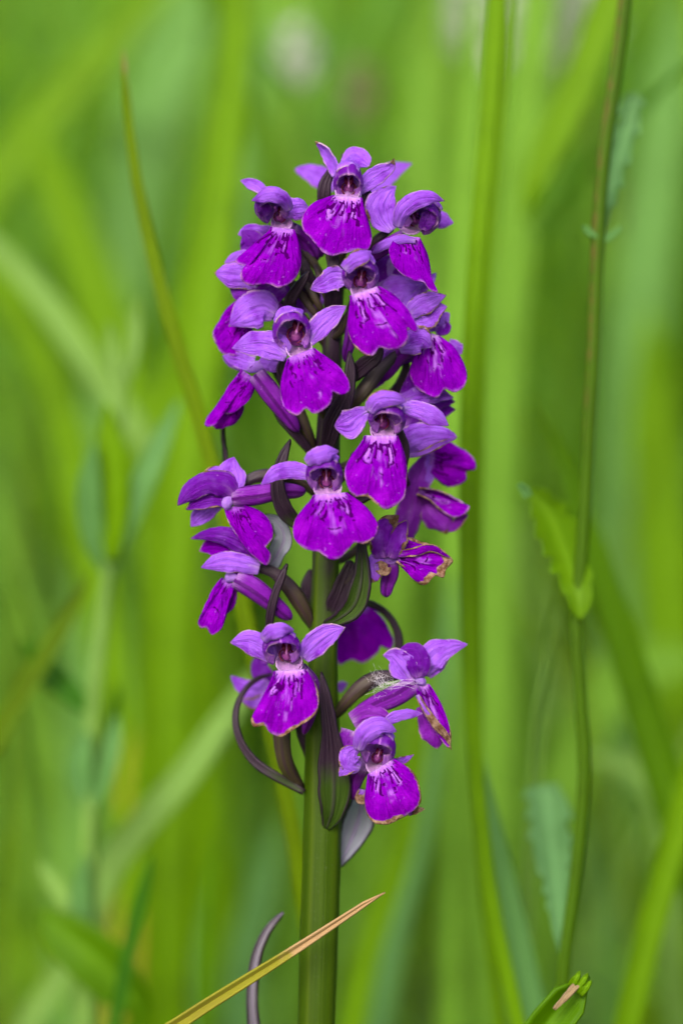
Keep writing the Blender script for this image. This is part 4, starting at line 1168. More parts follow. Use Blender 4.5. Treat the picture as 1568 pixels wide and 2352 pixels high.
# fill of the hidden inside: more ovaries and young bracts hugging the stem at the top
for (x, y, dd, tx, ty, r) in ((760, 900, 2, 700, 640, 30), (720, 980, 3, 640, 760, 30), (800, 880, 2, 900, 600, 30), (700, 1050, 1, 560, 800, 28), (820, 1000, 3, 940, 780, 26)):
    tube(orchid, 'ovary', M_OVARY, V1, 0.0, [(x, y, dd, r * 0.6), ((x * 2 + tx) / 3, (y * 2 + ty) / 3, dd + 1.5, r), ((x + tx * 2) / 3, (y + ty * 2) / 3, dd + 1.5, r), (tx, ty, dd, r * 0.5)], ribs=6, ribamp=0.1, twist=0.6,
         purple=([0, .4, 1], [0.5, 0.3, 0.7]), origin=V1.w(x, y, dd))

# spider silk on the lower right ovary
def silk():
    vs_, fs = [], []
    for i in range(70):
        x, y = 1000 + rng.normal(0, 30), 425 + rng.normal(0, 34)
        a = rng.uniform(0, 2 * math.pi)
        L = rng.uniform(20, 75)
        c = rng.normal(0, 0.5)
        rows = []
        for k_ in range(4):
            q_ = k_ / 3 - 0.5
            rows.append((x + L * q_ * math.cos(a + c * q_), y + L * q_ * math.sin(a + c * q_), 3.6 + rng.normal(0, 0.5), rng.uniform(0.3, 0.6)))
        pos, TH, VV, _ = tube_pts(V4, 4.0, rows, 7, 4)
        k0 = len(vs_)
        vs_.extend(pos.reshape(-1, 3))
        fs.extend(tuple(v_ + k0 for v_ in fc) for fc in grid_faces(7, 4, True))
    for i in range(16):
        x0, y0 = 1020 + rng.normal(0, 30), 440 + rng.normal(0, 15)
        rows = [(x0, y0, 4.0, 0.5), (x0 + rng.uniform(40, 80), y0 + rng.normal(-5, 8), 4.2, 0.5), (x0 + rng.uniform(100, 170), y0 + rng.normal(-10, 14), 3.6, 0.5)]
        pos, TH, VV, _ = tube_pts(V4, 4.0, rows, 8, 4)
        k0 = len(vs_)
        vs_.extend(pos.reshape(-1, 3))
        fs.extend(tuple(v_ + k0 for v_ in fc) for fc in grid_faces(8, 4, True))
    t = NT('spider_silk')
    t.shade((0.75, 0.72, 0.78), 0.4, 0.3, 0.5)
    o_ = mk('spider_silk', vs_, fs, t.m, None, V4.w(1000, 430, 7))
    tag(o_, 'tuft of white spider silk on a low flower of the orchid', 'cobweb')


silk()

# ------------------------------------------------------------------ the meadow round the orchid
def blade(name, mat, d, pts, label, group=None, category='grass', fold=0.35, cup=0.0, tip=0.03, brt=0.0, root=None, nv=44, thick=0.0003, dtip=None, twist=0.0, **k_):
    """a grass blade: pts (x, y, half width) from the visible foot to the tip, carried on down to the soil"""
    rows = []
    n = len(pts)
    for i, p in enumerate(pts):
        dd = d if dtip is None else d + (dtip - d) * i / (n - 1)
        rows.append([*P((p[0], p[1]), dd * 0.001), p[2] * K * (D - d * 0.001) / D, R(twist * i / (n - 1))])
    first = np.array(rows[0][:3])
    if root is None:
        dirv = first - np.array(rows[1][:3])
        dirv /= np.linalg.norm(dirv)
        dirv[2] = min(dirv[2], -0.5)
        L = first[2] / -dirv[2]
        root = first + dirv * L * np.array([0.6, 0.5, 1.0])
        root[2] = 0.0
    rt = np.array(root, float)
    pre = []
    if first[2] > 0.01:
        mid_ = rt * 0.45 + first * 0.55 + np.array([0, 0, 0.004])
        pre = [[rt[0], rt[1], rt[2] - 0.01, rows[0][3] * 0.7, rows[0][4]], [*mid_, rows[0][3], rows[0][4]]]
    rows = pre + rows
    o_ = petal_world(name, mat, rows, fold, cup, tip, brt, nv, thick, origin=(rt[0], rt[1], 0.0), **k_)
    tag(o_, label, category, group)
    return o_


def petal_world(name, mat, rows, fold=0.35, cup=0.0, tip=0.03, brt=0.0, nv=44, thick=0.0003, origin=None, parent=None, nu=7, teeth=0.0, tooth_n=9, base=0.0, rip=0.02, tshape='saw'):
    sd_ = nseed()
    S = spline(rows, nv)
    W, hw, tw = S[:, :3], np.maximum(S[:, 3], 1e-6), S[:, 4]
    v = np.linspace(0, 1, nv)
    k_ = np.clip((v - (1 - tip)) / tip, 0, 1)
    hw = hw * np.sqrt(np.maximum(1 - k_**2, 0.0004))
    if base:
        hw = hw * np.sqrt(np.maximum(1 - np.clip((base - v) / base, 0, 1) ** 2, 0.01))
    tan = np.gradient(W, axis=0)
    tan /= np.linalg.norm(tan, axis=1)[:, None] + 1e-12
    side = np.cross(tan, T)
    side /= np.linalg.norm(side, axis=1)[:, None] + 1e-9
    nor = np.cross(side, tan)
    c_, s_ = np.cos(tw)[:, None], np.sin(tw)[:, None]
    side, nor = side * c_ + nor * s_, nor * c_ - side * s_
    u = np.linspace(-1, 1, nu)
    U, VV = np.meshgrid(u, v)
    H = hw[:, None]
    wob = np.ones_like(U)
    if teeth:
        wv = VV * tooth_n + 0.9 * n2(VV * tooth_n * 0.6, np.sign(U) * 3 + 9, sd_)
        wob = wob - teeth * (0.5 + n2(VV * 5, np.sign(U) * 2 + 4, sd_)) * np.abs(U) ** 3 * (wv % 1.0) * np.clip(VV / 0.2, 0, 1)
    off = cup * U**2 - fold * (1 - np.abs(U)) + rip * (n2(VV * 9, U * 1.5, sd_) - 0.5) * 4
    pos = W[:, None, :] + side[:, None, :] * (U * H * wob)[..., None] + nor[:, None, :] * (off * H)[..., None]
    brown = np.zeros_like(U)
    if brt:
        brown = np.clip((VV - (1 - brt)) / (0.6 * brt), 0, 1)
    z = np.zeros_like(U)
    return mk(name, pos, grid_faces(nv, nu), mat, parent, origin, dict(au=U, av=VV, pale=z, mark=np.exp(-(U / 0.12) ** 2), brown=brown, edge=z), thick)


# foreground and near blades
o = blade('grass_leaf', G_TAN, 9.0, [(250, 2450, 17), (400, 2358, 15), (470, 2312, 14), (550, 2262, 13), (680, 2180, 10), (790, 2108, 7), (840, 2075, 6), (884, 2050, 3.5)],
          'tan and yellow grass blade lying slantwise across the stem', brt=0.115, fold=0.9, nv=60, root=(-0.075, -0.012, 0.0), nu=9)
blade('grass_leaf', G_OLIVEL, -30.0, [(640, 1750, 19), (560, 1400, 19), (510, 1150, 18), (480, 1045, 17), (440, 900, 17), (390, 740, 17), (345, 560, 15), (310, 390, 12), (291, 230, 9), (284, 112, 6)],
      'slim olive grass blade with a brown tip arching beside the spike', brt=0.022, fold=0.3)
blade('grass_leaf', G_LIME, -120.0, [(380, 2360, 48), (385, 1700, 58), (400, 1200, 66), (450, 800, 66), (495, 480, 50), (530, 200, 38), (548, -60, 34), (555, -260, 22), (552, -420, 4)],
      'broad lime green grass blade behind the top of the spike', fold=0.25)
blade('grass_leaf', G_LIME, -34.0, [(1200, 2400, 16), (1125, 2050, 17), (1092, 1760, 18), (1078, 1480, 19), (1072, 1200, 19), (1076, 900, 19), (1092, 600, 20), (1118, 300, 21), (1140, 0, 20), (1156, -260, 14), (1170, -480, 3)],
      'tall green grass blade standing close beside the orchid spike', fold=0.10)
blade('grass_leaf', G_LIME, -52.0, [(1150, 2400, 12), (1100, 1900, 12), (1096, 1500, 12), (1098, 1100, 12), (1112, 700, 12), (1146, 300, 10), (1172, 0, 8), (1190, -220, 2)],
      'thin grass blade running beside the tall green one', fold=0.1)
blade('grass_leaf', G_SOFT, -130.0, [(1030, 2400, 30), (1035, 1800, 34), (1040, 1200, 36), (1052, 700, 36), (1070, 350, 28), (1085, 60, 18), (1095, -160, 3)],
      'soft green grass blade between the spike and the tall green blade', fold=0.3)
blade('grass_leaf', G_SOFT, -190.0, [(1120, 2400, 44), (1130, 1600, 50), (1150, 900, 50), (1190, 400, 46), (1232, 0, 42), (1270, -400, 20), (1290, -600, 3)],
      'wide soft green grass blade behind the tall green blade', fold=0.25)
blade('grass_leaf', G_LIME, -115.0, [(1640, 900, 24), (1610, 200, 34), (1540, -180, 40), (1450, -120, 42), (1385, 40, 42), (1320, 210, 40), (1250, 360, 36), (1215, 450, 24), (1202, 515, 5)],
      'lime grass blade bent over with its tip hanging down', fold=0.2, root=(0.085, 0.14, 0.0))
blade('grass_leaf', G_MID, -75.0, [(1680, 2350, 46), (1580, 1960, 46), (1505, 1720, 44), (1450, 1540, 40), (1390, 1350, 34), (1330, 1160, 24), (1280, 1030, 14), (1236, 918, 3)],
      'leaning green grass blade crossing behind the toothed leaf stem', fold=0.35)
blade('grass_leaf', G_LIME, -55.0, [(1430, 2400, 30), (1480, 2180, 32), (1540, 1960, 32), (1610, 1700, 26), (1680, 1450, 4)],
      'lime grass blade leaning outward beside the cut leaf', fold=0.3)
blade('grass_leaf', G_BLUE, -45.0, [(1260, 2480, 34), (1225, 2330, 32), (1185, 2130, 27), (1145, 1950, 20), (1118, 1820, 12), (1104, 1720, 4)],
      'short pale blue green blade at the foot of the tall green one', fold=0.2)
blade('grass_leaf', G_PALE, -140.0, [(1540, 2000, 34), (1545, 1890, 38), (1510, 1810, 40), (1440, 1760, 28), (1340, 1735, 5)],
      'pale yellowish withered leaf arching over behind the toothed leaf stem', fold=0.2, root=(0.075, 0.15, 0.0))
blade('grass_leaf', G_PALE, -140.0, [(330, 1010, 26), (250, 900, 30), (170, 780, 30), (80, 660, 28), (-40, 540, 22), (-160, 420, 4)],
      'pale grass blade leaning away over the jointed plant', fold=0.2, root=(-0.035, 0.15, 0.0))
blade('grass_leaf', G_LIME, -170.0, [(330, 2300, 40), (250, 1500, 44), (200, 1200, 44), (120, 880, 40), (20, 680, 34), (-80, 500, 4)],
      'lime grass blade leaning behind the pale leaning one', fold=0.2)
blade('grass_leaf', G_OLIVE, -75.0, [(-140, 1900, 30), (-40, 1740, 27), (30, 1620, 25), (100, 1510, 22), (160, 1410, 17), (212, 1312, 5)],
      'olive grass blade slanting up to the pale jointed plant', fold=0.3, root=(-0.085, 0.07, 0.0))
blade('grass_leaf', G_YELLOW, -170.0, [(270, 2420, 30), (290, 2150, 34), (310, 1900, 36), (312, 1760, 26), (310, 1670, 4)],
      'yellowed dying grass blade behind the jointed plant', fold=0.2)
blade('grass_leaf', G_TAN, -170.0, [(380, 2500, 30), (350, 2250, 28), (345, 2050, 22), (340, 1890, 4)],
      'faded straw coloured blade next to the yellowed one', fold=0.2)
blade('grass_leaf', G_PALE, -90.0, [(215, 2110, 30), (250, 2000, 33), (330, 1890, 34), (420, 1790, 33), (490, 1690, 30), (560, 1590, 24), (640, 1480, 4)],
      'pale green blade rising slantwise from the jointed plant', fold=0.15, root=(-0.045, 0.09, 0.0))
blade('grass_leaf', G_DARK, -60.0, [(255, 2420, 10), (275, 2300, 15), (300, 2160, 16), (328, 2050, 14), (352, 1955, 3)],
      'narrow deep green leaf standing beside the jointed plant', fold=0.3)
blade('grass_leaf', G_PALE, -110.0, [(20, 2450, 30), (80, 2330, 28), (140, 2240, 27), (190, 2160, 22), (230, 2080, 4)],
      'pale blade rising through the lower leaves of the jointed plant', fold=0.2)
blade('grass_leaf', G_MID, -95.0, [(480, 2420, 20), (470, 2250, 22), (478, 2050, 20), (500, 1900, 4)],
      'short green blade between the yellowed blade and purple grey leaf', fold=0.3)
blade('grass_leaf', G_BLUE, -190.0, [(540, 2420, 40), (560, 2200, 40), (600, 2050, 36), (640, 1880, 5)],
      'blurred blue green blade behind the purple grey leaf', fold=0.2)
blade('grass_leaf', G_BLUE, -130.0, [(860, 2420, 34), (900, 2150, 36), (960, 1900, 34), (1010, 1600, 26), (1040, 1300, 4)],
      'blue green blade behind the lowest flower of the spike', fold=0.2)
blade('grass_leaf', G_LIME, -110.0, [(800, 2420, 30), (840, 2200, 30), (920, 1950, 28), (960, 1700, 24), (985, 1450, 4)],
      'lime blade rising behind the stem foot', fold=0.2)
for mat_, d_, pts_, lab_ in (
    (G_LIME, -230, [(420, 1500, 60), (330, 1000, 62), (240, 720, 60), (160, 500, 50), (90, 330, 30), (50, 230, 4)], 'wide lime leaf leaning out between the slim olive blade and pale leaning one'),
    (G_LIME, -260, [(-330, 1300, 40), (-160, 700, 48), (30, 350, 50), (180, 180, 46), (330, 20, 34), (470, -140, 4)], 'wide lime leaf slanting in above the pale leaning blade'),
    (G_SOFTB, -280, [(420, 1400, 56), (440, 1000, 60), (470, 700, 62), (520, 430, 54), (590, 180, 30), (640, 30, 4)], 'soft blue green leaf between slim olive blade and broad lime blade'),
    (G_SOFTB, -300, [(250, 900, 50), (300, 500, 70), (370, 200, 84), (430, -20, 70), (470, -200, 6)], 'soft blue green leaf behind the tip of the slim olive blade'),
    (G_SOFT, -320, [(700, 1100, 60), (690, 500, 70), (660, 150, 70), (640, -150, 50), (630, -330, 5)], 'soft pale green leaf straight behind the top of the spike'),
    (G_SOFTB, -260, [(1420, 1700, 50), (1430, 1200, 60), (1460, 800, 66), (1500, 450, 60), (1540, 150, 40), (1560, -50, 5)], 'soft blue green leaf behind the upper toothed leaf'),
    (G_LIME, -240, [(1560, 2000, 60), (1540, 1500, 66), (1520, 1200, 66), (1500, 900, 50), (1490, 700, 6)], 'wide lime leaf behind the toothed leaf stem'),
    (G_SOFT, -290, [(900, 1300, 56), (940, 800, 60), (960, 400, 56), (990, 80, 40), (1010, -120, 5)], 'soft pale green leaf behind the spike beside the lime one'),
    (G_SOFT, -210, [(1250, 2100, 40), (1310, 1750, 60), (1400, 1580, 62), (1520, 1520, 50), (1640, 1520, 5)], 'pale leaf bending over behind the toothed leaf stem'),
):
    blade('grass_leaf', mat_, float(d_), pts_, lab_, fold=0.15, nv=30)
# fallen stalks: thin bent stems at the right
for (x0, x1, y1, lab) in ((1205, 1262, 1330, 'thin pale grass stalk between the orchid and toothed leaf stem'), (1225, 1290, 1390, 'thinner pale grass stalk beside its twin')):
    blade('grass_stalk', G_PALE, -60.0, [(x0 - 10, 2400, 4), (x0, 2000, 4), ((x0 + x1) / 2 - 6, 1650, 3.5), (x1, y1, 1.5)], lab, fold=0.3)

# ---- the cut, chewed leaf at the lower right
cut = empty('cut_leaf', (0.045, 0.0, 0.0))
tag(cut, 'chewed green leaf with a torn brown tip below the toothed leaf stem', 'leaf')


def cut_leaf():
    base_w = np.array([0.030, 0.004, 0.0])
    for nm, pts, fo in (('leaf_blade', [(1120, 2560, 34), (1210, 2420, 44), (1270, 2340, 46), (1315, 2285, 40), (1352, 2243, 26)], 0.5),):
        rows = [[*base_w, 0.0016, 0.0]] + [[*P((x, y), 0.004), h * K, 0.0] for x, y, h in pts]
        petal_world(nm, G_MID, rows, fold=fo, cup=0.3, tip=0.01, nv=36, thick=0.0004, origin=ORIGIN['cut_leaf'], parent=cut, nu=9)
    petal_world('torn_tip', G_TORN, [[*P((1272, 2318), 0.0056), 4 * K, 0], [*P((1298, 2290), 0.0060), 7 * K, 0.2], [*P((1322, 2264), 0.0058), 8 * K, 0.4], [*P((1340, 2246), 0.0052), 4 * K, 0]],
                fold=0.2, tip=0.2, brt=0.2, nv=16, thick=0.0003, origin=ORIGIN['cut_leaf'], parent=cut, rip=0.3)
    for (x, y, tx, ty) in ((1318, 2275, 1350, 2236), (1330, 2285, 1358, 2252), (1310, 2265, 1332, 2230)):
        petal_world('torn_strip', G_LIME, [[*P((x, y), 0.0054), 8 * K, 0], [*P(((x + tx) / 2, (y + ty) / 2), 0.006), 8 * K, 0.4], [*P((tx, ty), 0.0055), 3 * K, 0.6]],
                    fold=0.3, tip=0.2, nv=10, thick=0.0003, origin=ORIGIN['cut_leaf'], parent=cut, rip=0.2)


cut_leaf()

# ---- tall stem with toothed leaves on the right
toothed = empty('toothed_leaf_plant', (P((1285, 2352), -0.03)[0] - 0.002, P((1285, 2352), -0.03)[1] + 0.01, 0.0))
tag(toothed, 'tall brownish stem carrying toothed leaves beside the orchid', 'plant')


def build_toothed():
    og = ORIGIN['toothed_leaf_plant']
    d = -20.0
    pts = [(1285, 2380), (1296, 2200), (1316, 2050), (1332, 1900), (1341, 1750), (1331, 1600), (1322, 1420), (1334, 1280), (1342, 1150), (1350, 1000), (1362, 800), (1371, 560), (1386, 350), (1411, 180), (1433, 0), (1446, -180), (1452, -330)]
    rows = [[*(og - np.array([0, 0, 0.01])), 0.0013]] + [[*P(p, d * 0.001), 16.5 * K] for p in pts]
    n, m_ = 70, 12
    S = spline(rows, n)
    W, r = S[:, :3], S[:, 3]
    tan = np.gradient(W, axis=0)
    tan /= np.linalg.norm(tan, axis=1)[:, None]
    a = np.cross(tan, T)
    a /= np.linalg.norm(a, axis=1)[:, None]
    b = np.cross(a, tan)
    TH, VV = np.meshgrid(np.linspace(0, 2 * np.pi, m_, endpoint=False), np.linspace(0, 1, n))
    rad = r[:, None] * (1 + 0.06 * np.cos(TH * 5))
    pos = W[:, None, :] + a[:, None, :] * (np.cos(TH) * rad)[..., None] + b[:, None, :] * (np.sin(TH) * rad)[..., None]
    fl = grid_faces(n, m_, True) + [tuple((n - 1) * m_ + i for i in range(m_))]
    brown = np.clip(0.55 - np.abs(np.cos(TH) + 0.6) * 0.5, 0, 1) * np.clip((VV - 0.66) / 0.1, 0, 1)
    mk('stem', pos, fl, G_STALK, toothed, og, dict(au=TH, av=VV * 3, pale=TH * 0, mark=TH * 0, brown=brown, edge=TH * 0))

    def leaf(mat, pts, teeth, tn, fold=0.3, tip=0.08, dd=0.0, base=0.0):
        rows_ = [[*P((x, y), (d + dd + e) * 0.001), h * K * 1.07, R(tw)] for x, y, h, e, tw in pts]
        petal_world('leaf', mat, rows_, fold=fold, cup=0.1, tip=tip, nv=64, nu=9, teeth=teeth, tooth_n=tn, origin=og, parent=toothed, base=base)
    leaf(G_FROST, [(1372, 560, 6, 0, 0), (1392, 470, 20, -6, 0), (1412, 390, 30, -11, 0), (1436, 300, 36, -16, 0), (1458, 214, 28, -18, 0)], 0.6, 6, tip=0.05)
    leaf(G_BLUE, [(1372, 545, 3, 1, 0), (1355, 535, 8, 1, 0), (1340, 520, 4, 1, 0)], 0.4, 3)
    leaf(G_BLUE, [(1372, 560, 3, 0, 0), (1395, 545, 9, 0, 0), (1424, 522, 4, 0, 0)], 0.4, 3)
    leaf(G_MIDL, [(1330, 1425, 8, 2.0, 0), (1330, 1375, 32, 2, 0), (1312, 1310, 48, 0, 0), (1286, 1240, 54, -5, 0), (1256, 1175, 48, -10, 8), (1214, 1124, 14, -14, 16)], 0.38, 6, tip=0.06, base=0.06)
    leaf(G_BLUE, [(1212, 1142, 12, 7, 40), (1205, 1128, 14, 7, 40), (1190, 1112, 8, 7, 40)], 0.2, 2)
    leaf(G_FROST, [(1296, 2205, 10, 0, 0), (1284, 2090, 30, -8, 0), (1272, 1990, 46, -16, 0), (1262, 1900, 58, -23, 0), (1248, 1800, 58, -30, 0)], 0.34, 7, tip=0.06, fold=0.2)


build_toothed()

# ---- the pale jointed plant on the left
jp = empty('jointed_plant', (P((195, 2352), -0.085)[0], P((195, 2352), -0.085)[1] + 0.01, 0.0))
tag(jp, 'pale green jointed plant with paired narrow leaves', 'plant')


def build_jointed():
    og = ORIGIN['jointed_plant']
    d = -74.0
    pts = [(196, 2400), (205, 2200), (206, 2000), (207, 1860), (214, 1640), (236, 1420), (248, 1310), (262, 1130), (285, 900), (300, 720)]
    rs = [19, 18, 18, 16, 18, 17, 14, 11, 8, 5]
    rows = [[*(og - np.array([0, 0, 0.01])), 0.0013]] + [[*P(p, d * 0.001), h * K * 1.2] for p, h in zip(pts, rs)]
    n, m_ = 60, 10
    S = spline(rows, n)
    W, r = S[:, :3], S[:, 3]
    tan = np.gradient(W, axis=0)
    tan /= np.linalg.norm(tan, axis=1)[:, None]
    a = np.cross(tan, T)
    a /= np.linalg.norm(a, axis=1)[:, None]
    b = np.cross(a, tan)
    TH, VV = np.meshgrid(np.linspace(0, 2 * np.pi, m_, endpoint=False), np.linspace(0, 1, n))
    pos = W[:, None, :] + a[:, None, :] * (np.cos(TH) * r[:, None])[..., None] + b[:, None, :] * (np.sin(TH) * r[:, None])[..., None]
    fl = grid_faces(n, m_, True) + [tuple((n - 1) * m_ + i for i in range(m_))]
    z = TH * 0
    mk('stem', pos, fl, G_PALE, jp, og, dict(au=TH, av=VV * 3, pale=z, mark=z, brown=z, edge=z))
    for mat, pts_ in (
        (G_BLUE, [(250, 1320, 14, 0), (215, 1230, 26, 3), (205, 1120, 26, 6), (215, 1010, 6, 8)]),
        (G_BLUE, [(250, 1320, 14, 0), (300, 1180, 26, 3), (350, 1060, 26, 3), (414, 915, 5, 0)]),
        (G_LIME, [(256, 1290, 14, 2), (262, 1160, 34, 4), (255, 1040, 34, 5), (245, 925, 8, 5)]),
        (G_PALE, [(285, 900, 10, 0), (262, 820, 16, 0), (250, 740, 4, 0)]),
        (G_PALE, [(290, 880, 10, 0), (312, 780, 14, 0), (318, 680, 4, 0)]),
        (G_BLUE, [(207, 1870, 12, 0), (185, 1800, 28, 2), (185, 1740, 28, 3), (200, 1680, 6, 3)]),
        (G_BLUE, [(207, 1870, 12, 0), (235, 1800, 20, 2), (258, 1720, 20, 3), (272, 1640, 4, 2)]),
        (G_DARK, [(207, 1880, 12, -2), (240, 1760, 18, -5), (262, 1650, 14, -6), (270, 1570, 4, -6)]),
        (G_MID, [(320, 2330, 26, 4), (260, 2245, 58, 5), (190, 2180, 60, 5), (130, 2130, 42, 4), (96, 2088, 8, 3)]),
        (G_PALE, [(200, 2160, 14, 0), (160, 2080, 24, 2), (110, 2010, 16, 2), (85, 1980, 4, 2)]),
        (G_BLUE, [(205, 2160, 14, 0), (185, 2080, 24, 3), (190, 2000, 14, 4), (195, 1960, 4, 4)]),
        (G_DARK, [(214, 1640, 10, -3), (150, 1580, 30, -6), (90, 1520, 26, -8), (50, 1470, 5, -8)]),
    ):
        rows_ = [[*P((x, y), (d + e) * 0.001), h * K * 1.2, 0.0] for x, y, h, e in pts_]
        if pts_[0][0] == 320:
            rows_ = [[*P((205, 2420), d * 0.001), 0.0015, 0.0]] + rows_
        petal_world('leaf', mat, rows_, fold=0.25, cup=0.1, tip=0.06, nv=26, nu=7, origin=og, parent=jp)


build_jointed()

# ---- a second serrated-leaved plant low on the right and seed heads far behind
def seed_head(d, x, y, r, mat, label, name, cat, lean):
    """a stalk with a loose head of small scales"""
    top = P((x, y), d)
    og = np.array([top[0] - lean, top[1] + 0.01, 0.0])
    root = empty(name, og)
    tag(root, label, cat)
    rows = [[*og, 0.0009], [*(og * 0.5 + top * 0.5 + np.array([lean * 0.2, 0, 0])), 0.0008], [*top, 0.0006]]
    S = spline(rows, 20)
    TH, VV = np.meshgrid(np.linspace(0, 2 * np.pi, 6, endpoint=False), np.linspace(0, 1, 20))
    pos = S[:, None, :3] + RT * (np.cos(TH) * S[:, 3:4])[..., None] + np.array([0, 1, 0]) * (np.sin(TH) * S[:, 3:4])[..., None]
    z = TH * 0
    mk('stalk', pos, grid_faces(20, 6, True), G_OLIVE, root, og, dict(au=TH, av=VV, pale=z, mark=z, brown=z, edge=z))
    vs_, fs = [], []
    for i in range(60):
        a, h = rng.uniform(0, 2 * math.pi), rng.uniform(-1, 1)
        rr = r * math.sqrt(max(0.05, 1 - h * h))
        c = top + np.array([math.cos(a) * rr * 0.8, math.sin(a) * rr * 0.8, h * r * 1.3])
        dr = np.array([math.cos(a), math.sin(a), 0.9])
        dr /= np.linalg.norm(dr)
        s_ = np.cross(dr, [0, 0, 1])
        s_ /= np.linalg.norm(s_)
        k0 = len(vs_)
        L = r * 0.7
        vs_ += [c - dr * L * 0.5, c + s_ * L * 0.28, c + dr * L * 0.6, c - s_ * L * 0.28, c + np.cross(dr, s_) * L * 0.2]
        fs += [(k0, k0 + 1, k0 + 4), (k0 + 1, k0 + 2, k0 + 4), (k0 + 2, k0 + 3, k0 + 4), (k0 + 3, k0, k0 + 4)]
    zz = np.zeros(len(vs_))
    mk('head', vs_, fs, mat, root, og, dict(au=zz, av=zz, pale=zz, mark=zz, brown=zz, edge=zz))


G_WHITE = leaf_mat('petal_white', (0.62, 0.62, 0.60), (0.70, 0.70, 0.68), transl=0.3)
G_STRAW = leaf_mat('seed_straw', (0.36, 0.30, 0.20), (0.30, 0.24, 0.16), transl=0.2)
seed_head(-0.24, 680, 128, 0.0055, G_WHITE, 'blurred whitish flower head above the spike next to the straw one', 'meadow_flower', 'flower', 0.01)
seed_head(-0.25, 825, 215, 0.0050, G_STRAW, 'blurred straw coloured seed head above the spike', 'seed_stalk', 'grass', -0.012)
seed_head(-0.60, 775, 18, 0.008, G_STRAW, 'blurred tan seed head standing furthest back above the spike', 'seed_stalk', 'grass', 0.015)
seed_head(-0.30, 1110, 10, 0.012, G_WHITE, 'blurred white flower head between spike and tall green blade top', 'meadow_flower', 'flower', 0.02)
seed_head(-0.33, 1205, 20, 0.010, G_WHITE, 'blurred white flower head just beyond the tall green blade top', 'meadow_flower', 'flower', -0.02)
seed_head(-0.33, 1320, 60, 0.011, G_WHITE, 'blurred white flower head beside the bent lime blade', 'meadow_flower', 'flower', -0.01)

# ---- single blades a hand's breadth behind
MB_MATS = [G_LIME, G_SOFT, G_LIME, G_SOFTB, G_PALE, G_SOFT]
for i in range(40):
    d = -rng.uniform(300, 900)
    s = (D - d * 0.001) / D
    x = rng.uniform(-250, 1820)
    if abs(x - 560) < 60 and d > -220:
        x += 150
    lean = rng.normal(0, 330)
    top = rng.uniform(-500, 900)
    h = rng.uniform(9, 24)
    blade('grass_leaf', MB_MATS[int(rng.integers(len(MB_MATS)))], d,
          [(x, 2300, h), (x + lean * 0.25, 1500, h * 1.05), (x + lean * 0.6, (1500 + top) / 2, h * 0.85), (x + lean * 1.1, top, 3)],
          'blurred grass blade standing in the meadow further behind the orchid', 'blurred meadow blades behind the orchid', fold=0.25, nv=20, dtip=d + rng.normal(0, 25), thick=0.0003)


for i in range(26):
    d = -rng.uniform(140, 420)
    x = rng.uniform(-200, 1760)
    lean = rng.normal(0, 420)
    top = rng.uniform(-300, 1300)
    h = rng.uniform(4, 8)
    blade('grass_stalk', [G_PALE, G_SOFT, G_SOFT, G_OLIVEL][int(rng.integers(4))], d,
          [(x, 2300, h), (x + lean * 0.3, 1600, h), (x + lean * 0.7, (1600 + top) / 2, h * 0.8), (x + lean * 1.2, top, 1.5)],
          'thin blurred grass stalk crossing the meadow behind the orchid', 'thin blurred stalks behind the orchid', fold=0.25, nv=20, dtip=d + rng.normal(0, 25), nu=5)


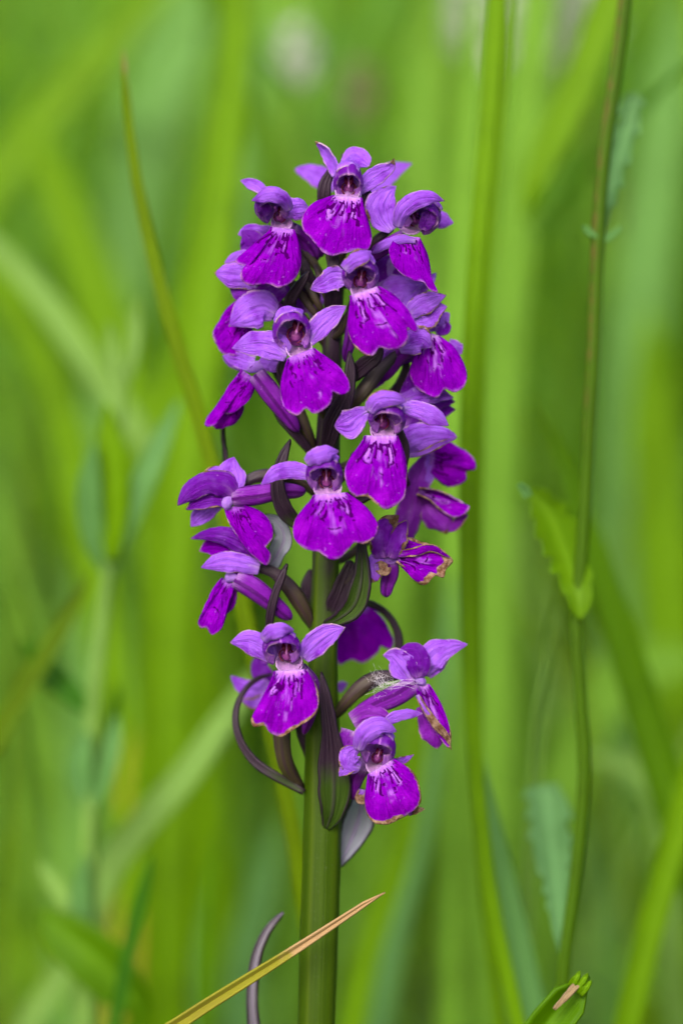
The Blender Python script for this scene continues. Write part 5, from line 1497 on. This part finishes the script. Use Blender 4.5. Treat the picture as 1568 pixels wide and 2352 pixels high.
# ---- the mass of the meadow
def meadow(name, n, yr, xr, hr, wr, label, keep=None, seed=3):
    g = np.random.default_rng(seed)
    y = yr[0] + (yr[1] - yr[0]) * g.uniform(0, 1, n) ** 1.7
    x = g.uniform(-1, 1, n) * (xr[0] + (xr[1] - xr[0]) * (y - yr[0]) / (yr[1] - yr[0]))
    if keep is not None:
        k_ = keep(x, y)
        x, y = x[k_], y[k_]
        n = len(x)
    h = g.uniform(hr[0], hr[1], n)
    w = g.uniform(wr[0], wr[1], n) * (1 + 0.25 * np.clip(y, 0, 8))
    az = g.uniform(0, 2 * np.pi, n)
    lean = np.abs(g.normal(0.45, 0.3, n)) * h
    fa = g.uniform(0, np.pi, n)
    ns = 5
    t = np.linspace(0, 1, ns)
    prof = np.array([0.8, 1.0, 0.95, 0.65, 0.05])
    px = x[:, None] + np.cos(az)[:, None] * lean[:, None] * t**2
    py = y[:, None] + np.sin(az)[:, None] * lean[:, None] * t**2
    pz = h[:, None] * (t - 0.18 * t**3)[None]
    ox = np.cos(fa)[:, None] * w[:, None] * prof
    oy = np.sin(fa)[:, None] * w[:, None] * prof
    verts = np.stack([np.stack([px - ox, py - oy, pz], -1), np.stack([px + ox, py + oy, pz], -1)], 2).reshape(-1, 3)
    idx = (np.arange(n) * ns * 2)[:, None, None] + (np.arange(ns - 1) * 2)[None, :, None] + np.array([0, 1, 3, 2])[None, None]
    faces = idx.reshape(-1, 4)
    me = bpy.data.meshes.new(name)
    me.vertices.add(len(verts))
    me.vertices.foreach_set('co', verts.astype(np.float32).ravel())
    me.loops.add(len(faces) * 4)
    me.loops.foreach_set('vertex_index', faces.astype(np.int32).ravel())
    me.polygons.add(len(faces))
    me.polygons.foreach_set('loop_start', np.arange(len(faces), dtype=np.int32) * 4)
    me.update(calc_edges=True)
    patch = n2(x * 3.0 + 40, y * 2.0, 5.0)
    hue = np.clip(g.normal(0.50, 0.3, n) + (patch - 0.5) * 0.9, 0, 1)
    dry = np.clip(g.normal(-0.25, 0.35, n), 0, 0.9)
    dark = np.clip(g.normal(-0.25, 0.35, n), 0, 0.8)
    for an, av in (('hue', hue), ('dry', dry), ('dark', dark)):
        a_ = me.attributes.new(an, 'FLOAT', 'POINT')
        a_.data.foreach_set('value', np.repeat(av, ns * 2).astype(np.float32))
    me.materials.append(M_MEADOW)
    me.validate()
    o_ = bpy.data.objects.new(name, me)
    COL.objects.link(o_)
    tag(o_, label, 'grass', None, 'stuff')


meadow('meadow_grass', 15000, (0.42, 7.5), (0.75, 4.5), (0.24, 0.52), (0.0016, 0.0034), 'soft green meadow grass filling the background')
meadow('low_grass', 7000, (-0.7, 0.6), (0.9, 0.9), (0.04, 0.11), (0.0012, 0.0026), 'short green grass round the foot of the orchid', seed=5)


def ground():
    n = 40
    xs = np.concatenate([-np.geomspace(120, 0.3, n // 2), np.geomspace(0.3, 120, n // 2)])
    X, Y = np.meshgrid(xs, xs)
    Z = np.where(np.hypot(X, Y) > 3, 0.06 * (n2(X * 0.3, Y * 0.3, 2) - 0.5), 0.0)
    o_ = mk('meadow_ground', np.stack([X, Y, Z], -1), grid_faces(n, n), M_GROUND, None, (0, 0, 0))
    tag(o_, None, None, None, 'structure')


ground()
